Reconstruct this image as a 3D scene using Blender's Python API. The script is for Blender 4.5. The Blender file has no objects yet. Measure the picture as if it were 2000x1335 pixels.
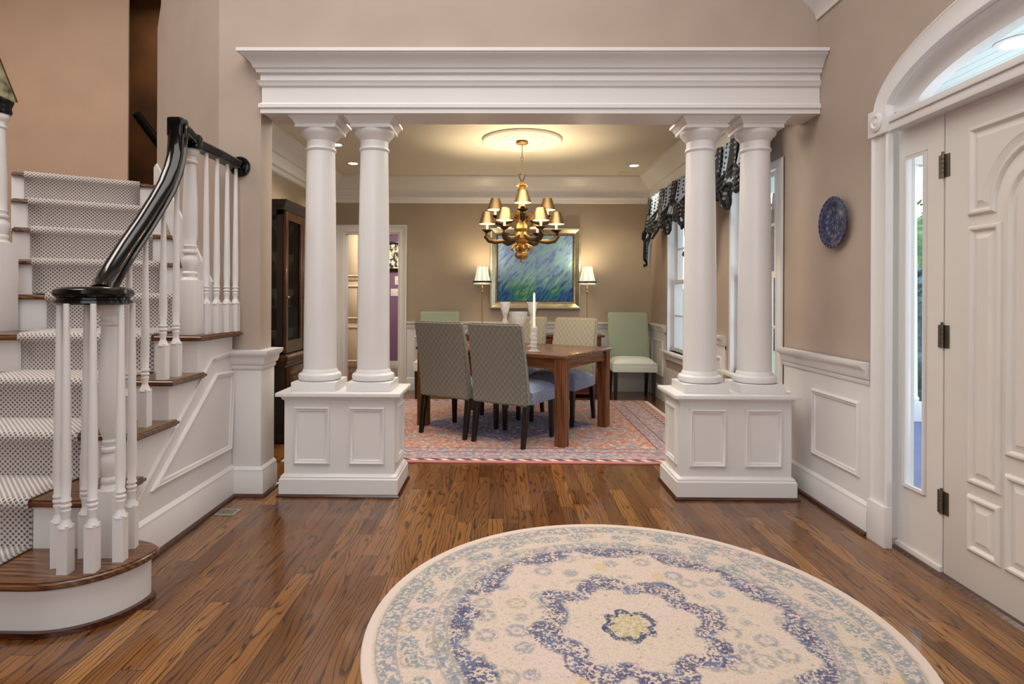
import bpy, bmesh, math, random
from mathutils import Vector, Matrix
R=math.radians; PI=math.pi; V=Vector
random.seed(7)
C=bpy.context.scene.collection
def srgb(r,g,b,a=1):
    f=lambda c:(c/255/12.92) if c/255<=.04045 else ((c/255+.055)/1.055)**2.4
    return (f(r),f(g),f(b),a)
# ------------------------------------------------------------------ materials
class NB:
    def __init__(s,name):
        s.m=bpy.data.materials.new(name); s.m.use_nodes=True; s.t=s.m.node_tree
        s.t.nodes.clear(); s.out=s.t.nodes.new('ShaderNodeOutputMaterial')
    def n(s,ty,ins=None,**props):
        n=s.t.nodes.new(ty)
        for k,v in props.items(): setattr(n,k,v)
        for k,v in (ins or {}).items(): s.set(n.inputs[k],v)
        return n
    def set(s,sock,v):
        if isinstance(v,bpy.types.NodeSocket): s.t.links.new(v,sock)
        elif v is not None: sock.default_value=v
    def mth(s,op,a,b=None,c=None,clamp=False):
        n=s.n('ShaderNodeMath',operation=op,use_clamp=clamp); s.set(n.inputs[0],a)
        if b is not None: s.set(n.inputs[1],b)
        if c is not None: s.set(n.inputs[2],c)
        return n.outputs[0]
    def mix(s,f,a,b,bt='MIX'):
        n=s.n('ShaderNodeMix',data_type='RGBA',blend_type=bt); s.set(n.inputs[0],f); s.set(n.inputs[6],a); s.set(n.inputs[7],b); return n.outputs[2]
    def ramp(s,f,pts,interp='LINEAR'):
        n=s.n('ShaderNodeValToRGB'); cr=n.color_ramp; cr.interpolation=interp
        while len(cr.elements)<len(pts): cr.elements.new(.5)
        for e,(p,c) in zip(cr.elements,pts): e.position=p; e.color=c if len(c)==4 else (*c,1)
        s.set(n.inputs[0],f); return n.outputs[0]
    def co(s,kind='Object'): return s.n('ShaderNodeTexCoord').outputs[kind]
    def map(s,v,scale=(1,1,1),loc=(0,0,0),rot=(0,0,0)):
        return s.n('ShaderNodeMapping',{'Vector':v,'Scale':scale,'Location':loc,'Rotation':rot}).outputs[0]
    def noise(s,v,scale,detail=3,rough=.5,dist=0):
        return s.n('ShaderNodeTexNoise',{'Vector':v,'Scale':scale,'Detail':detail,'Roughness':rough,'Distortion':dist}).outputs[0]
    def xyz(s,v):
        n=s.n('ShaderNodeSeparateXYZ',{0:v}); return n.outputs[0],n.outputs[1],n.outputs[2]
    def cmb(s,x,y,z=0.):
        return s.n('ShaderNodeCombineXYZ',{0:x,1:y,2:z}).outputs[0]
    def bump(s,h,strength=.2,dist=.005):
        return s.n('ShaderNodeBump',{'Height':h,'Strength':strength,'Distance':dist}).outputs[0]
    def pbr(s,col,rough=.5,metal=0,normal=None,**kw):
        p=s.n('ShaderNodeBsdfPrincipled',{'Base Color':col,'Roughness':rough,'Metallic':metal})
        if normal is not None: s.set(p.inputs['Normal'],normal)
        for k,v in kw.items(): s.set(p.inputs[k.replace('_',' ')],v)
        s.t.links.new(p.outputs[0],s.out.inputs[0]); return s.m
def paint(name,rgb,rough=.5,var=.05,bs=.05,scale=3,**kw):
    b=NB(name); c=b.co(); nz=b.noise(c,scale,3); c0=srgb(*rgb)
    lo=tuple(x*(1-var) for x in c0[:3])+(1,); hi=tuple(min(1,x*(1+var)) for x in c0[:3])+(1,)
    col=b.ramp(nz,[(.3,lo),(.7,hi)])
    return b.pbr(col,rough,normal=b.bump(b.noise(c,90,2),bs,.002),**kw)
def metal(name,rgb,rough=.35,var=.15):
    b=NB(name); c=b.co(); c0=srgb(*rgb); lo=tuple(x*(1-var) for x in c0[:3])+(1,)
    return b.pbr(b.ramp(b.noise(c,20,3),[(.35,lo),(.65,c0)]),rough,1.0)
def emis(name,rgb,st):
    b=NB(name); e=b.n('ShaderNodeEmission',{'Color':srgb(*rgb),'Strength':st}); b.t.links.new(e.outputs[0],b.out.inputs[0]); return b.m
def glassm(name,tint=(1,1,1,1),k=.5):
    b=NB(name); tr=b.n('ShaderNodeBsdfTransparent',{'Color':tint}); gl=b.n('ShaderNodeBsdfGlossy',{'Roughness':.02})
    fc=b.n('ShaderNodeLayerWeight',{'Blend':.5}).outputs['Facing']; fk=b.mth('ADD',.03,b.mth('MULTIPLY',b.mth('POWER',fc,5.),k)); mx=b.n('ShaderNodeMixShader',{0:fk,1:tr.outputs[0],2:gl.outputs[0]})
    b.t.links.new(mx.outputs[0],b.out.inputs[0]); return b.m
def crystalm():
    b=NB('cut_crystal'); g=b.n('ShaderNodeBsdfGlass',{'IOR':1.5,'Roughness':.03,'Color':(1,1,1,1)})
    tr=b.n('ShaderNodeBsdfTransparent',{'Color':(1,1,1,1)}); df=b.n('ShaderNodeBsdfPrincipled',{'Base Color':(.9,.88,.88,1),'Roughness':.15})
    bp=b.bump(b.n('ShaderNodeTexVoronoi',{'Vector':b.co(),'Scale':60}).outputs[0],.8,.01); b.set(g.inputs['Normal'],bp)
    m1=b.n('ShaderNodeMixShader',{0:.45,1:g.outputs[0],2:tr.outputs[0]}); m2=b.n('ShaderNodeMixShader',{0:.28,1:m1.outputs[0],2:df.outputs[0]})
    b.t.links.new(m2.outputs[0],b.out.inputs[0]); return b.m
def woodm(name,dark,mid,light,axis='Y',rough=.3,scale=1.,coat=.3):
    b=NB(name); c=b.co(); sc={'X':(.08,1,1),'Y':(1,.08,1),'Z':(1,1,.08)}[axis]
    m=b.map(c,sc); w=b.n('ShaderNodeTexWave',{'Vector':m,'Scale':22*scale,'Distortion':5,'Detail':3,'Detail Scale':2.5},bands_direction='DIAGONAL').outputs[1]
    n1=b.noise(m,60*scale,4,.6); f=b.mth('ADD',b.mth('MULTIPLY',w,.2),b.mth('MULTIPLY',n1,.8))
    col=b.ramp(f,[(.3,srgb(*dark)),(.5,srgb(*mid)),(.75,srgb(*light))])
    return b.pbr(col,rough,Coat_Weight=coat,Coat_Roughness=.12)
def floorm():
    b=NB('oak_strip_floor'); c=b.co(); x,y,z=b.xyz(c)
    W=.083; row=b.mth('FLOOR',b.mth('DIVIDE',x,W))
    rr=b.n('ShaderNodeTexWhiteNoise',{'W':row},noise_dimensions='1D').outputs[0]
    ys=b.mth('ADD',b.mth('DIVIDE',y,1.15),b.mth('MULTIPLY',rr,7.3)); pl=b.mth('FLOOR',ys)
    pid=b.n('ShaderNodeTexWhiteNoise',{'Vector':b.cmb(row,pl)},noise_dimensions='2D').outputs[0]
    # gaps between strips
    fx=b.mth('FRACT',b.mth('DIVIDE',x,W)); gx=b.mth('LESS_THAN',b.mth('MINIMUM',fx,b.mth('SUBTRACT',1.,fx)),.014)
    fy=b.mth('FRACT',ys); gy=b.mth('LESS_THAN',fy,.0018); gap=b.mth('MAXIMUM',gx,gy)
    off=b.mth('MULTIPLY',pid,37.)
    v=b.cmb(b.mth('ADD',x,off),b.mth('ADD',b.mth('MULTIPLY',y,.11),off),off)
    warp=b.noise(v,7,3,.55)
    ring=b.mth('ADD',b.mth('MULTIPLY',b.mth('ADD',x,off),75.),b.mth('MULTIPLY',warp,26.))
    cath=b.mth('ABSOLUTE',b.mth('SINE',b.mth('MULTIPLY',ring,1.7)))
    fine=b.noise(b.cmb(b.mth('MULTIPLY',x,260.),b.mth('MULTIPLY',y,7.),off),1,3,.6)
    line=b.mth('POWER',b.mth('SUBTRACT',1.,cath),3.2)
    line=b.mth('MULTIPLY',line,b.mth('ADD',.35,fine))
    base=b.ramp(b.mth('ADD',b.mth('MULTIPLY',pid,.34),b.mth('MULTIPLY',b.noise(v,3.5,3),.62)),
        [(.18,srgb(82,48,20)),(.42,srgb(118,74,34)),(.6,srgb(150,99,48)),(.82,srgb(192,140,74))])
    base=b.mix(b.mth('MULTIPLY',b.mth('SUBTRACT',1.,fine),.55),base,srgb(70,36,12))
    dk=b.mix(b.mth('MULTIPLY',line,1.3,clamp=True),base,srgb(40,20,8))
    col=b.mix(gap,dk,srgb(28,14,7))
    nr=b.bump(b.mth('SUBTRACT',1.,b.mth('ADD',b.mth('MULTIPLY',line,.4),gap)),.12,.003)
    return b.pbr(col,b.ramp(b.noise(c,2.2,3),[(.3,(.17,)*3),(.7,(.3,)*3)]),normal=nr,Coat_Weight=.35,Coat_Roughness=.1)
def ring(b,r,a,c,soft=.01):
    up=b.n('ShaderNodeMapRange',{0:r,1:a-soft,2:a+soft,3:0.,4:1.}).outputs[0]
    dn=b.n('ShaderNodeMapRange',{0:r,1:c-soft,2:c+soft,3:1.,4:0.}).outputs[0]
    return b.mth('MULTIPLY',up,dn)
def roundrugm(Rr):
    b=NB('round_medallion_rug'); c=b.map(b.co(),(1/Rr,1/Rr,1)); x,y,z=b.xyz(c)
    r0=b.mth('SQRT',b.mth('ADD',b.mth('MULTIPLY',x,x),b.mth('MULTIPLY',y,y))); th=b.mth('ARCTAN2',y,x)
    nw=b.mth('SUBTRACT',b.noise(c,9,3),.5); r=b.mth('ADD',r0,b.mth('ADD',b.mth('MULTIPLY',nw,.10),b.mth('MULTIPLY',b.mth('SUBTRACT',b.noise(c,30,2),.5),.05)))
    fine=b.noise(c,75,3,.7); mid=b.noise(c,20,2,.6)
    def thr(f,t,s=.03): return b.n('ShaderNodeMapRange',{0:f,1:t-s,2:t+s,3:0.,4:1.}).outputs[0]
    fd=thr(fine,.5,.04)
    # cream ground that turns from pinkish to yellowish
    cream=b.mix(thr(b.noise(c,3.5,2),.5,.2),srgb(208,186,178),srgb(204,188,170))
    col=cream
    # little flowers scattered: voronoi rosettes
    vo=b.n('ShaderNodeTexVoronoi',{'Vector':c,'Scale':9.,'Randomness':.55}); d=vo.outputs[0]
    rz=b.mth('MULTIPLY',b.mth('ADD',ring(b,d,.20,.40,.05),b.mth('MULTIPLY',ring(b,d,-.1,.10,.03),.8)),thr(fine,.46,.04))
    fcol=b.ramp(b.xyz(vo.outputs[1])[0],[(.2,srgb(92,116,138)),(.5,srgb(124,132,130)),(.8,srgb(150,138,104)),(.95,srgb(200,166,96))],'CONSTANT')
    fld=ring(b,r0,.38,.9); col=b.mix(b.mth('MULTIPLY',b.mth('MULTIPLY',rz,.62),fld),col,fcol)
    v2=b.n('ShaderNodeTexVoronoi',{'Vector':c,'Scale':24.}).outputs[0]
    col=b.mix(b.mth('MULTIPLY',b.mth('MULTIPLY',b.mth('LESS_THAN',v2,.2),fd),.6),col,srgb(150,132,118))
    # grey-blue guard bands
    for a,e,k in ((.885,.95,.8),(.70,.745,.75)):
        col=b.mix(b.mth('MULTIPLY',ring(b,r0,a,e,.006),b.mth('MULTIPLY',thr(b.noise(c,55,3,.7),.49,.04),k)),col,srgb(104,126,142))
    for a in (.952,.882,.748,.697):
        col=b.mix(b.mth('MULTIPLY',ring(b,r0,a-.003,a+.003,.003),.55),col,srgb(120,118,116))
    # border flower sprays between the guards
    v3=b.n('ShaderNodeTexVoronoi',{'Vector':b.cmb(b.mth('MULTIPLY',th,4.2),b.mth('MULTIPLY',r0,11.)),'Scale':1.,'Randomness':.25}).outputs[0]
    col=b.mix(b.mth('MULTIPLY',b.mth('MULTIPLY',ring(b,r0,.76,.875),b.mth('LESS_THAN',v3,.42)),b.mth('MULTIPLY',fd,.8)),col,srgb(100,128,142))
    navy=b.mix(thr(b.noise(c,14,2),.55,.1),srgb(34,48,100),srgb(70,96,138))
    # navy scalloped outer ring of the field
    sc=b.mth('MULTIPLY',b.mth('ABSOLUTE',b.mth('SINE',b.mth('MULTIPLY',th,6.))),.075)
    ri=b.mth('ADD',r,sc)
    m=b.mth('MULTIPLY',ring(b,r0,.3,.69,.01),thr(ri,.655,.012)); m=b.mth('MULTIPLY',m,thr(b.mth('ADD',b.mth('MULTIPLY',fine,.7),b.mth('MULTIPLY',mid,.3)),.478,.02))
    col=b.mix(b.mth('MULTIPLY',m,.92),col,navy)
    # inner navy scalloped medallion
    s2=b.mth('MULTIPLY',b.mth('ABSOLUTE',b.mth('COSINE',b.mth('MULTIPLY',th,4.))),.085)
    r2=b.mth('SUBTRACT',r,s2); m2=b.mth('MULTIPLY',ring(b,r2,.195,.315,.012),thr(r0,.235,.01)); m2=b.mth('MULTIPLY',m2,thr(b.mth('ADD',b.mth('MULTIPLY',fine,.7),b.mth('MULTIPLY',mid,.3)),.488,.02))
    col=b.mix(b.mth('MULTIPLY',m2,.92),col,navy)
    # small central star
    s3=b.mth('MULTIPLY',b.mth('ABSOLUTE',b.mth('COSINE',b.mth('MULTIPLY',th,4.))),.02)
    r3=b.mth('SUBTRACT',r,s3)
    col=b.mix(b.mth('MULTIPLY',ring(b,r3,-.5,.07,.004),thr(fine,.5)),col,srgb(176,168,104))
    col=b.mix(b.mth('MULTIPLY',ring(b,r3,.066,.096,.004),thr(fine,.44)),col,srgb(44,60,96))
    col=b.mix(b.mth('MULTIPLY',thr(b.noise(c,120,2,.6),.56,.04),.35),col,srgb(150,138,128))
    col=b.mix(b.mth('GREATER_THAN',r0,.965),col,srgb(212,194,184))
    return b.pbr(col,.95,normal=b.bump(b.noise(c,240,2),.35,.004),Sheen_Weight=.2)
def persianm(hx,hy):
    b=NB('persian_rug'); c=b.co(); x,y,z=b.xyz(c); ax=b.mth('ABSOLUTE',x); ay=b.mth('ABSOLUTE',y)
    dx=b.mth('SUBTRACT',hx,ax); dy=b.mth('SUBTRACT',hy,ay); d=b.mth('MINIMUM',dx,dy)
    m=b.cmb(ax,ay)
    def thr(f,t,s=.02): return b.n('ShaderNodeMapRange',{0:f,1:t-s,2:t+s,3:0.,4:1.}).outputs[0]
    n1=b.noise(m,7,4,.65,.8); n2=b.noise(m,22,3,.7,.5); n3=b.noise(c,45,3,.7)
    col=b.ramp(n1,[(.3,srgb(96,110,140)),(.42,srgb(150,146,150)),(.5,srgb(194,140,124)),(.58,srgb(172,100,84)),(.7,srgb(206,170,150))])
    col=b.mix(thr(n2,.56,.02),col,srgb(210,184,164)); col=b.mix(thr(n3,.6,.03),col,srgb(92,84,104)); col=b.mix(b.mth('MULTIPLY',thr(b.noise(m,15,2,.6),.62),.8),col,srgb(196,122,70))
    ctr=b.mth('ADD',b.mth('DIVIDE',ax,1.0),b.mth('DIVIDE',ay,.8)); med=thr(ctr,.85,.05)
    col=b.mix(b.mth('MULTIPLY',b.mth('SUBTRACT',1.,med),thr(n2,.45)),col,srgb(62,72,122))
    brd=b.mix(thr(n2,.5),srgb(120,128,150),srgb(186,160,156)); brd=b.mix(thr(n3,.57),brd,srgb(180,104,92))
    col=b.mix(ring(b,d,.09,.40,.006),col,brd)
    wv=b.mth('SINE',b.mth('MULTIPLY',b.mth('ADD',x,y),55.))
    col=b.mix(ring(b,d,.05,.10,.003),col,b.mix(thr(wv,.1,.2),srgb(88,60,72),srgb(214,190,176)))
    for a in (.10,.29,.40): col=b.mix(ring(b,d,a-.006,a+.006,.002),col,srgb(100,56,60))
    col=b.mix(b.mth('LESS_THAN',d,.045),col,srgb(176,110,104))
    return b.pbr(col,.95,normal=b.bump(b.noise(c,200,2),.3,.003),Sheen_Weight=.15)
def runnerm():
    b=NB('diamond_runner'); u,v,_=b.xyz(b.co('UV')); p=.0165
    a=b.mth('MULTIPLY',u,PI/p); d=b.mth('MULTIPLY',v,PI/p)
    f=b.mth('ABSOLUTE',b.mth('MULTIPLY',b.mth('SINE',b.mth('MULTIPLY',b.mth('ADD',a,d),.72)),b.mth('SINE',b.mth('MULTIPLY',b.mth('SUBTRACT',a,d),.72))))
    k=b.n('ShaderNodeMapRange',{0:f,1:.42,2:.62,3:0.,4:1.}).outputs[0]
    gr=b.noise(b.co(),4,2); lo=b.mix(gr,srgb(92,88,94),srgb(112,104,104)); hi=b.mix(gr,srgb(200,190,184),srgb(210,202,196))
    col=b.mix(k,hi,lo)
    return b.pbr(col,.95,normal=b.bump(b.mth('SUBTRACT',1.,k),.5,.004),Sheen_Weight=.3)
def scalefab(name,c1,c2,p=.036):
    b=NB(name); x,y,z=b.xyz(b.co()); w=b.mth('ADD',z,y)
    a=b.mth('MULTIPLY',x,PI/p); d=b.mth('MULTIPLY',w,PI/p)
    f=b.mth('ABSOLUTE',b.mth('MULTIPLY',b.mth('SINE',b.mth('ADD',a,d)),b.mth('SINE',b.mth('SUBTRACT',a,d))))
    k=b.n('ShaderNodeMapRange',{0:f,1:.08,2:.3,3:1.,4:0.}).outputs[0]
    g=b.mth('MULTIPLY',b.noise(b.co(),220,2),.3)
    col=b.mix(b.mth('ADD',b.mth('MULTIPLY',k,.7),g,clamp=True),srgb(*c1),srgb(*c2))
    return b.pbr(col,.85,normal=b.bump(f,.25,.003),Sheen_Weight=.25)
def dotfab(name,base,dot,s=26):
    b=NB(name); v=b.n('ShaderNodeTexVoronoi',{'Vector':b.map(b.co(),(.6,1,1)),'Scale':s,'Randomness':.3}).outputs[0]
    k=b.mth('LESS_THAN',v,.33); col=b.mix(k,srgb(*base),srgb(*dot)); return b.pbr(col,.8)
def paintingm():
    b=NB('painted_canvas'); x,y,z=b.xyz(b.co())
    rot=b.map(b.co(),(1,1,1),rot=(0,R(-38),0)); st=b.map(rot,(26,1,6))
    n1=b.noise(st,1.,4,.6,.4); n2=b.noise(b.map(rot,(40,1,9),loc=(5,0,3)),1,3,.6); big=b.noise(b.co(),3.2,3)
    top=b.ramp(b.mth('ADD',b.mth('MULTIPLY',n1,.6),b.mth('MULTIPLY',big,.4)),[(.36,srgb(70,92,150)),(.44,srgb(112,136,184)),(.5,srgb(134,164,196)),(.57,srgb(128,176,176)),(.66,srgb(168,204,200))])
    bot=b.ramp(b.mth('ADD',b.mth('MULTIPLY',n2,.55),b.mth('MULTIPLY',big,.45)),[(.36,srgb(18,30,96)),(.44,srgb(26,66,150)),(.5,srgb(30,110,130)),(.55,srgb(50,120,90)),(.6,srgb(120,160,60)),(.68,srgb(70,150,190))])
    h=b.mth('ADD',z,b.mth('MULTIPLY',b.mth('SUBTRACT',n1,.5),.5))
    k=b.n('ShaderNodeMapRange',{0:h,1:-.30,2:-.08,3:1.,4:0.}).outputs[0]
    return b.pbr(b.mix(k,top,bot),.7,normal=b.bump(n1,.3,.004))
def platem(Rp):
    b=NB('blue_plate_glaze'); x,y,z=b.xyz(b.map(b.co(),(1/Rp,)*3))
    r=b.mth('SQRT',b.mth('ADD',b.mth('MULTIPLY',y,y),b.mth('MULTIPLY',x,x))); th=b.mth('ARCTAN2',y,x)
    col=srgb(9,13,58); lt=srgb(96,106,150)
    def add(col,a,e,n,t,k=.8):
        m=b.mth('MULTIPLY',ring(b,r,a,e,.02),b.mth('GREATER_THAN',b.mth('SINE',b.mth('MULTIPLY',th,float(n))),t)); return b.mix(b.mth('MULTIPLY',m,k),col,lt)
    col=add(col,.1,.28,10,.2,.6); col=add(col,.45,.6,14,.3,.7); col=add(col,.52,.58,50,-.5,.4); col=add(col,.82,.87,60,0,.8); col=add(col,.91,.97,26,.3,.8)
    col=b.mix(b.mth('MULTIPLY',b.mth('GREATER_THAN',b.noise(b.co(),70,2),.58),.35),col,lt)
    return b.pbr(col,.2,Coat_Weight=.6)
def leafm(name,c1,c2):
    b=NB(name); n=b.noise(b.co(),9,4,.7); return b.pbr(b.ramp(n,[(.35,srgb(*c1)),(.65,srgb(*c2))]),.7)
def beadm():
    b=NB('beadboard_ceiling'); x,y,z=b.xyz(b.co()); f=b.mth('FRACT',b.mth('DIVIDE',x,.085)); k=b.mth('LESS_THAN',f,.09)
    p=b.pbr(b.mix(k,srgb(206,214,216),srgb(156,170,178)),.6); return p
M={}
M['wall']=paint('taupe_wall_paint',(170,153,140),.6,.05)
M['wallstair']=paint('tan_stair_wall_paint',(184,154,130),.6,.05)
M['walldin']=paint('dining_wall_paint',(156,140,122),.6,.04)
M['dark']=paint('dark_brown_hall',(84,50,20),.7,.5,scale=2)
M['white']=paint('white_trim_paint',(222,219,218),.35,.02,bs=.02)
M['doorp']=paint('door_paint',(214,207,201),.4,.03,bs=.02)
M['cream']=paint('cream_cabinet_paint',(226,208,176),.45,.03)
M['ceil']=paint('ceiling_paint',(216,210,196),.7,.02)
M['purple']=paint('purple_wall_paint',(126,92,124),.6,.04)
M['floor']=floorm()
M['tread']=woodm('stained_tread_wood',(50,26,12),(98,62,36),(140,98,60),'X',.3)
M['treadedge']=woodm('dark_nosing_wood',(30,12,6),(66,32,18),(98,54,32),'X',.28)
M['tablew']=woodm('table_wood',(84,46,24),(104,60,32),(126,78,44),'X',.22,.6)
M['tablewy']=woodm('table_end_wood',(84,46,24),(104,60,32),(126,78,44),'Y',.22,.6)
M['legw']=woodm('table_leg_wood',(78,40,16),(108,60,26),(134,80,38),'Z',.25,.5)
M['redw']=woodm('mahogany',(52,16,8),(96,36,20),(128,56,34),'X',.25,.5)
M['cabw']=woodm('cabinet_wood',(8,4,3),(18,8,5),(38,16,9),'Z',.25,.5)
M['cabfr']=woodm('cabinet_door_frame_wood',(34,14,6),(62,32,12),(90,52,22),'Z',.25,.5)
M['black']=paint('black_lacquer',(5,6,9),.14,.1,bs=0,Specular_IOR_Level=.35,Coat_Weight=.25,Coat_Roughness=.04)
M['leg']=paint('ebonised_leg',(16,11,9),.35,.1,bs=0)
M['iron']=metal('aged_hinge_metal',(120,112,100),.45)
M['bronze']=metal('bronze',(158,134,98),.42)
M['bronzed']=metal('dark_bronze',(112,90,64),.45,.4)
M['gold']=metal('carved_gold',(222,176,104),.4,.5)
M['silver']=metal('silver_leaf_frame',(196,186,160),.38,.2)
M['shadei']=emis('shade_lining',(255,224,170),3.)
M['bulb']=emis('bulb_glow',(255,226,176),18.)
M['can']=emis('can_lamp',(255,238,206),14.)
M['candle']=paint('ivory_candle',(244,236,222),.4,.02,bs=0,Emission_Color=(1,.85,.6,1),Emission_Strength=.25)
M['pane']=glassm('clear_glass')
M['crystal']=crystalm()
M['cabpane']=glassm('dark_cabinet_glass',(.6,.6,.6,1),k=.2)
M['fabn']=scalefab('scale_pattern_fabric',(108,107,99),(140,134,118),.048)
M['fabc']=scalefab('scale_pattern_fabric_light',(134,128,114),(160,152,136),.048)
M['seatb']=scalefab('blue_sheen_seat_fabric',(118,128,158),(146,154,180),.05)
M['fabg']=scalefab('sage_pattern_fabric',(142,152,134),(162,170,150),.03)
M['seatg']=scalefab('pale_seat_fabric',(196,202,192),(216,220,210),.03)
M['val']=dotfab('dotted_valance_fabric',(150,164,184),(14,16,24))
M['vald']=dotfab('dark_dotted_valance_fabric',(26,28,36),(120,120,116))
M['valb']=paint('black_trim_fabric',(10,10,14),.8,.1)
M['vall']=paint('white_lining_fabric',(214,216,222),.8,.02)
M['lamp']=None
M['green1']=leafm('hedge_leaves',(40,78,40),(120,160,90)); M['green2']=leafm('spruce_leaves',(50,90,96),(120,156,150))
M['lawn']=leafm('lawn_grass',(90,120,60),(140,160,90)); M['bark']=paint('bark',(84,70,60),.9,.3)
M['porch']=paint('porch_floor_stone',(104,112,150),.7,.1)
M['bead']=beadm(); M['carpet']=runnerm()
M['brass']=metal('lamp_brass',(176,150,96),.3)
b=NB('pleated_lampshade'); x_,y_,z_=b.xyz(b.co()); th_=b.mth('ARCTAN2',y_,x_); k_=b.mth('POWER',b.mth('ABSOLUTE',b.mth('SINE',b.mth('MULTIPLY',th_,4.))),.35)
cc_=b.mix(k_,srgb(130,146,120),srgb(238,242,214)); b.pbr(cc_,.8,Emission_Color=cc_,Emission_Strength=.8); M['lamp']=b.m
b=NB('mottled_lantern_glass'); M['lant']=b.pbr(b.ramp(b.noise(b.co(),16,3),[(.35,srgb(70,70,50)),(.6,srgb(170,164,132))]),.3)
b=NB('flower_print'); M['print']=b.pbr(b.ramp(b.noise(b.map(b.co(),(1,1,1)),14,3,.6),[(.42,srgb(30,30,28)),(.48,srgb(120,116,80)),(.55,srgb(232,228,214))]),.5)
# ------------------------------------------------------------------ mesh building
class MB:
    def __init__(s): s.b=bmesh.new(); s.uv=None
    def face(s,vs):
        try: return s.b.faces.new(vs)
        except ValueError: return None
    def box(s,x0,y0,z0,x1,y1,z1,bev=0,T=None):
        P=[(x,y,z) for z in (z0,z1) for y in (y0,y1) for x in (x0,x1)]
        vs=[s.b.verts.new(T@V(p) if T else p) for p in P]
        fs=[s.face([vs[i] for i in f]) for f in ((0,2,3,1),(4,5,7,6),(0,1,5,4),(2,6,7,3),(0,4,6,2),(1,3,7,5))]
        if bev>0:
            es=list({e for f in fs for e in f.edges}); bmesh.ops.bevel(s.b,geom=es,offset=bev,segments=2,affect='EDGES',profile=.6)
        return s
    def taper(s,cx,cy,z0,z1,w0,w1,c1=None,d0=None,d1=None,bev=0):
        c1=c1 or (cx,cy); d0=d0 or w0; d1=d1 or w1; L=[]
        for (c,z,w,d) in (((cx,cy),z0,w0,d0),(c1,z1,w1,d1)):
            L.append([s.b.verts.new((c[0]+a*w/2,c[1]+e*d/2,z)) for a,e in ((-1,-1),(1,-1),(1,1),(-1,1))])
        fs=[s.face(L[0][::-1]),s.face(L[1])]+[s.face([L[0][i],L[0][(i+1)%4],L[1][(i+1)%4],L[1][i]]) for i in range(4)]
        if bev: bmesh.ops.bevel(s.b,geom=list({e for f in fs for e in f.edges}),offset=bev,segments=1,affect='EDGES')
        return s
    def prism(s,poly,f,w0,w1,bev=0):
        A=[s.b.verts.new(f(u,v,w0)) for u,v in poly]; B=[s.b.verts.new(f(u,v,w1)) for u,v in poly]; n=len(poly)
        fs=[s.face(A[::-1]),s.face(B)]+[s.face([A[i],A[(i+1)%n],B[(i+1)%n],B[i]]) for i in range(n)]
        if bev: bmesh.ops.bevel(s.b,geom=list(fs[1].edges),offset=bev,segments=2,affect='EDGES')
        return s
    def holed(s,outer,holes,f,w0,w1):
        rings=[outer]+holes; E=[]
        L=[]
        for rg in rings:
            A=[s.b.verts.new(f(u,v,w0)) for u,v in rg]; B=[s.b.verts.new(f(u,v,w1)) for u,v in rg]; L.append((A,B))
        for k in (0,1):
            es=[]
            for pr in L:
                P=pr[k]; es+=[s.b.edges.new((P[i],P[(i+1)%len(P)])) for i in range(len(P))]
            bmesh.ops.triangle_fill(s.b,edges=es,use_beauty=True)
        for A,B in L:
            n=len(A)
            for i in range(n): s.face([A[i],A[(i+1)%n],B[(i+1)%n],B[i]])
        return s
    def lathe(s,prof,c=(0,0,0),seg=32,T=None,lob=None,cap=True):
        c=V(c); Rg=[]
        for r,z in prof:
            rg=[]
            for i in range(seg):
                a=2*PI*i/seg; rr=r*(1+(lob[1]*math.cos(lob[0]*a) if lob else 0)); p=V((rr*math.cos(a),rr*math.sin(a),z))
                rg.append(s.b.verts.new((T@p if T else p)+c))
            Rg.append(rg)
        for A,B in zip(Rg,Rg[1:]):
            for i in range(seg): s.face([A[i],A[(i+1)%seg],B[(i+1)%seg],B[i]])
        if cap and prof[0][0]>1e-5: s.face(Rg[0][::-1])
        if cap and prof[-1][0]>1e-5: s.face(Rg[-1])
        return s
    def tube(s,path,rad,seg=12,prof=None,up=V((0,0,1)),side=None):
        path=[V(p) for p in path]; n=len(path); Rg=[]
        for i,p in enumerate(path):
            t=(path[min(i+1,n-1)]-path[max(i-1,0)]).normalized(); u=up if abs(t.dot(up))<.98 else (V((0,1,0)) if abs(up.z)>.5 else V((0,0,1)))
            a=t.cross(u).normalized()
            if side is not None: a=(V(side)-t*t.dot(V(side))).normalized()
            bb=a.cross(t).normalized(); r=rad[i] if isinstance(rad,(list,tuple)) else rad
            if prof: rg=[s.b.verts.new(p+a*q[0]*r+bb*q[1]*r) for q in prof]
            else: rg=[s.b.verts.new(p+(a*math.cos(2*PI*k/seg)+bb*math.sin(2*PI*k/seg))*r) for k in range(seg)]
            Rg.append(rg)
        m=len(Rg[0])
        for A,B in zip(Rg,Rg[1:]):
            for k in range(m): s.face([A[k],A[(k+1)%m],B[(k+1)%m],B[k]])
        s.face(Rg[0][::-1]); s.face(Rg[-1]); return s
    def mould(s,path,n,prof,closed=False):
        P=[V(p) for p in path]; n=V(n).normalized(); k=len(P); Rg=[]
        sd=lambda a,b:((b-a).normalized()).cross(n)
        for i in range(k):
            if closed: s1=sd(P[i-1],P[i]); s2=sd(P[i],P[(i+1)%k])
            else:
                s2=sd(P[i],P[i+1]) if i<k-1 else sd(P[i-1],P[i]); s1=sd(P[i-1],P[i]) if i>0 else s2
            m=(s1+s2)/max(.15,(1+s1.dot(s2))); Rg.append([s.b.verts.new(P[i]+m*a+n*b) for a,b in prof])
        q=len(prof); rng=range(k if closed else k-1)
        for i in rng:
            A=Rg[i];B=Rg[(i+1)%k]
            for j in range(q): s.face([A[j],A[(j+1)%q],B[(j+1)%q],B[j]])
        if not closed: s.face(Rg[0][::-1]); s.face(Rg[-1])
        return s
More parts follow.
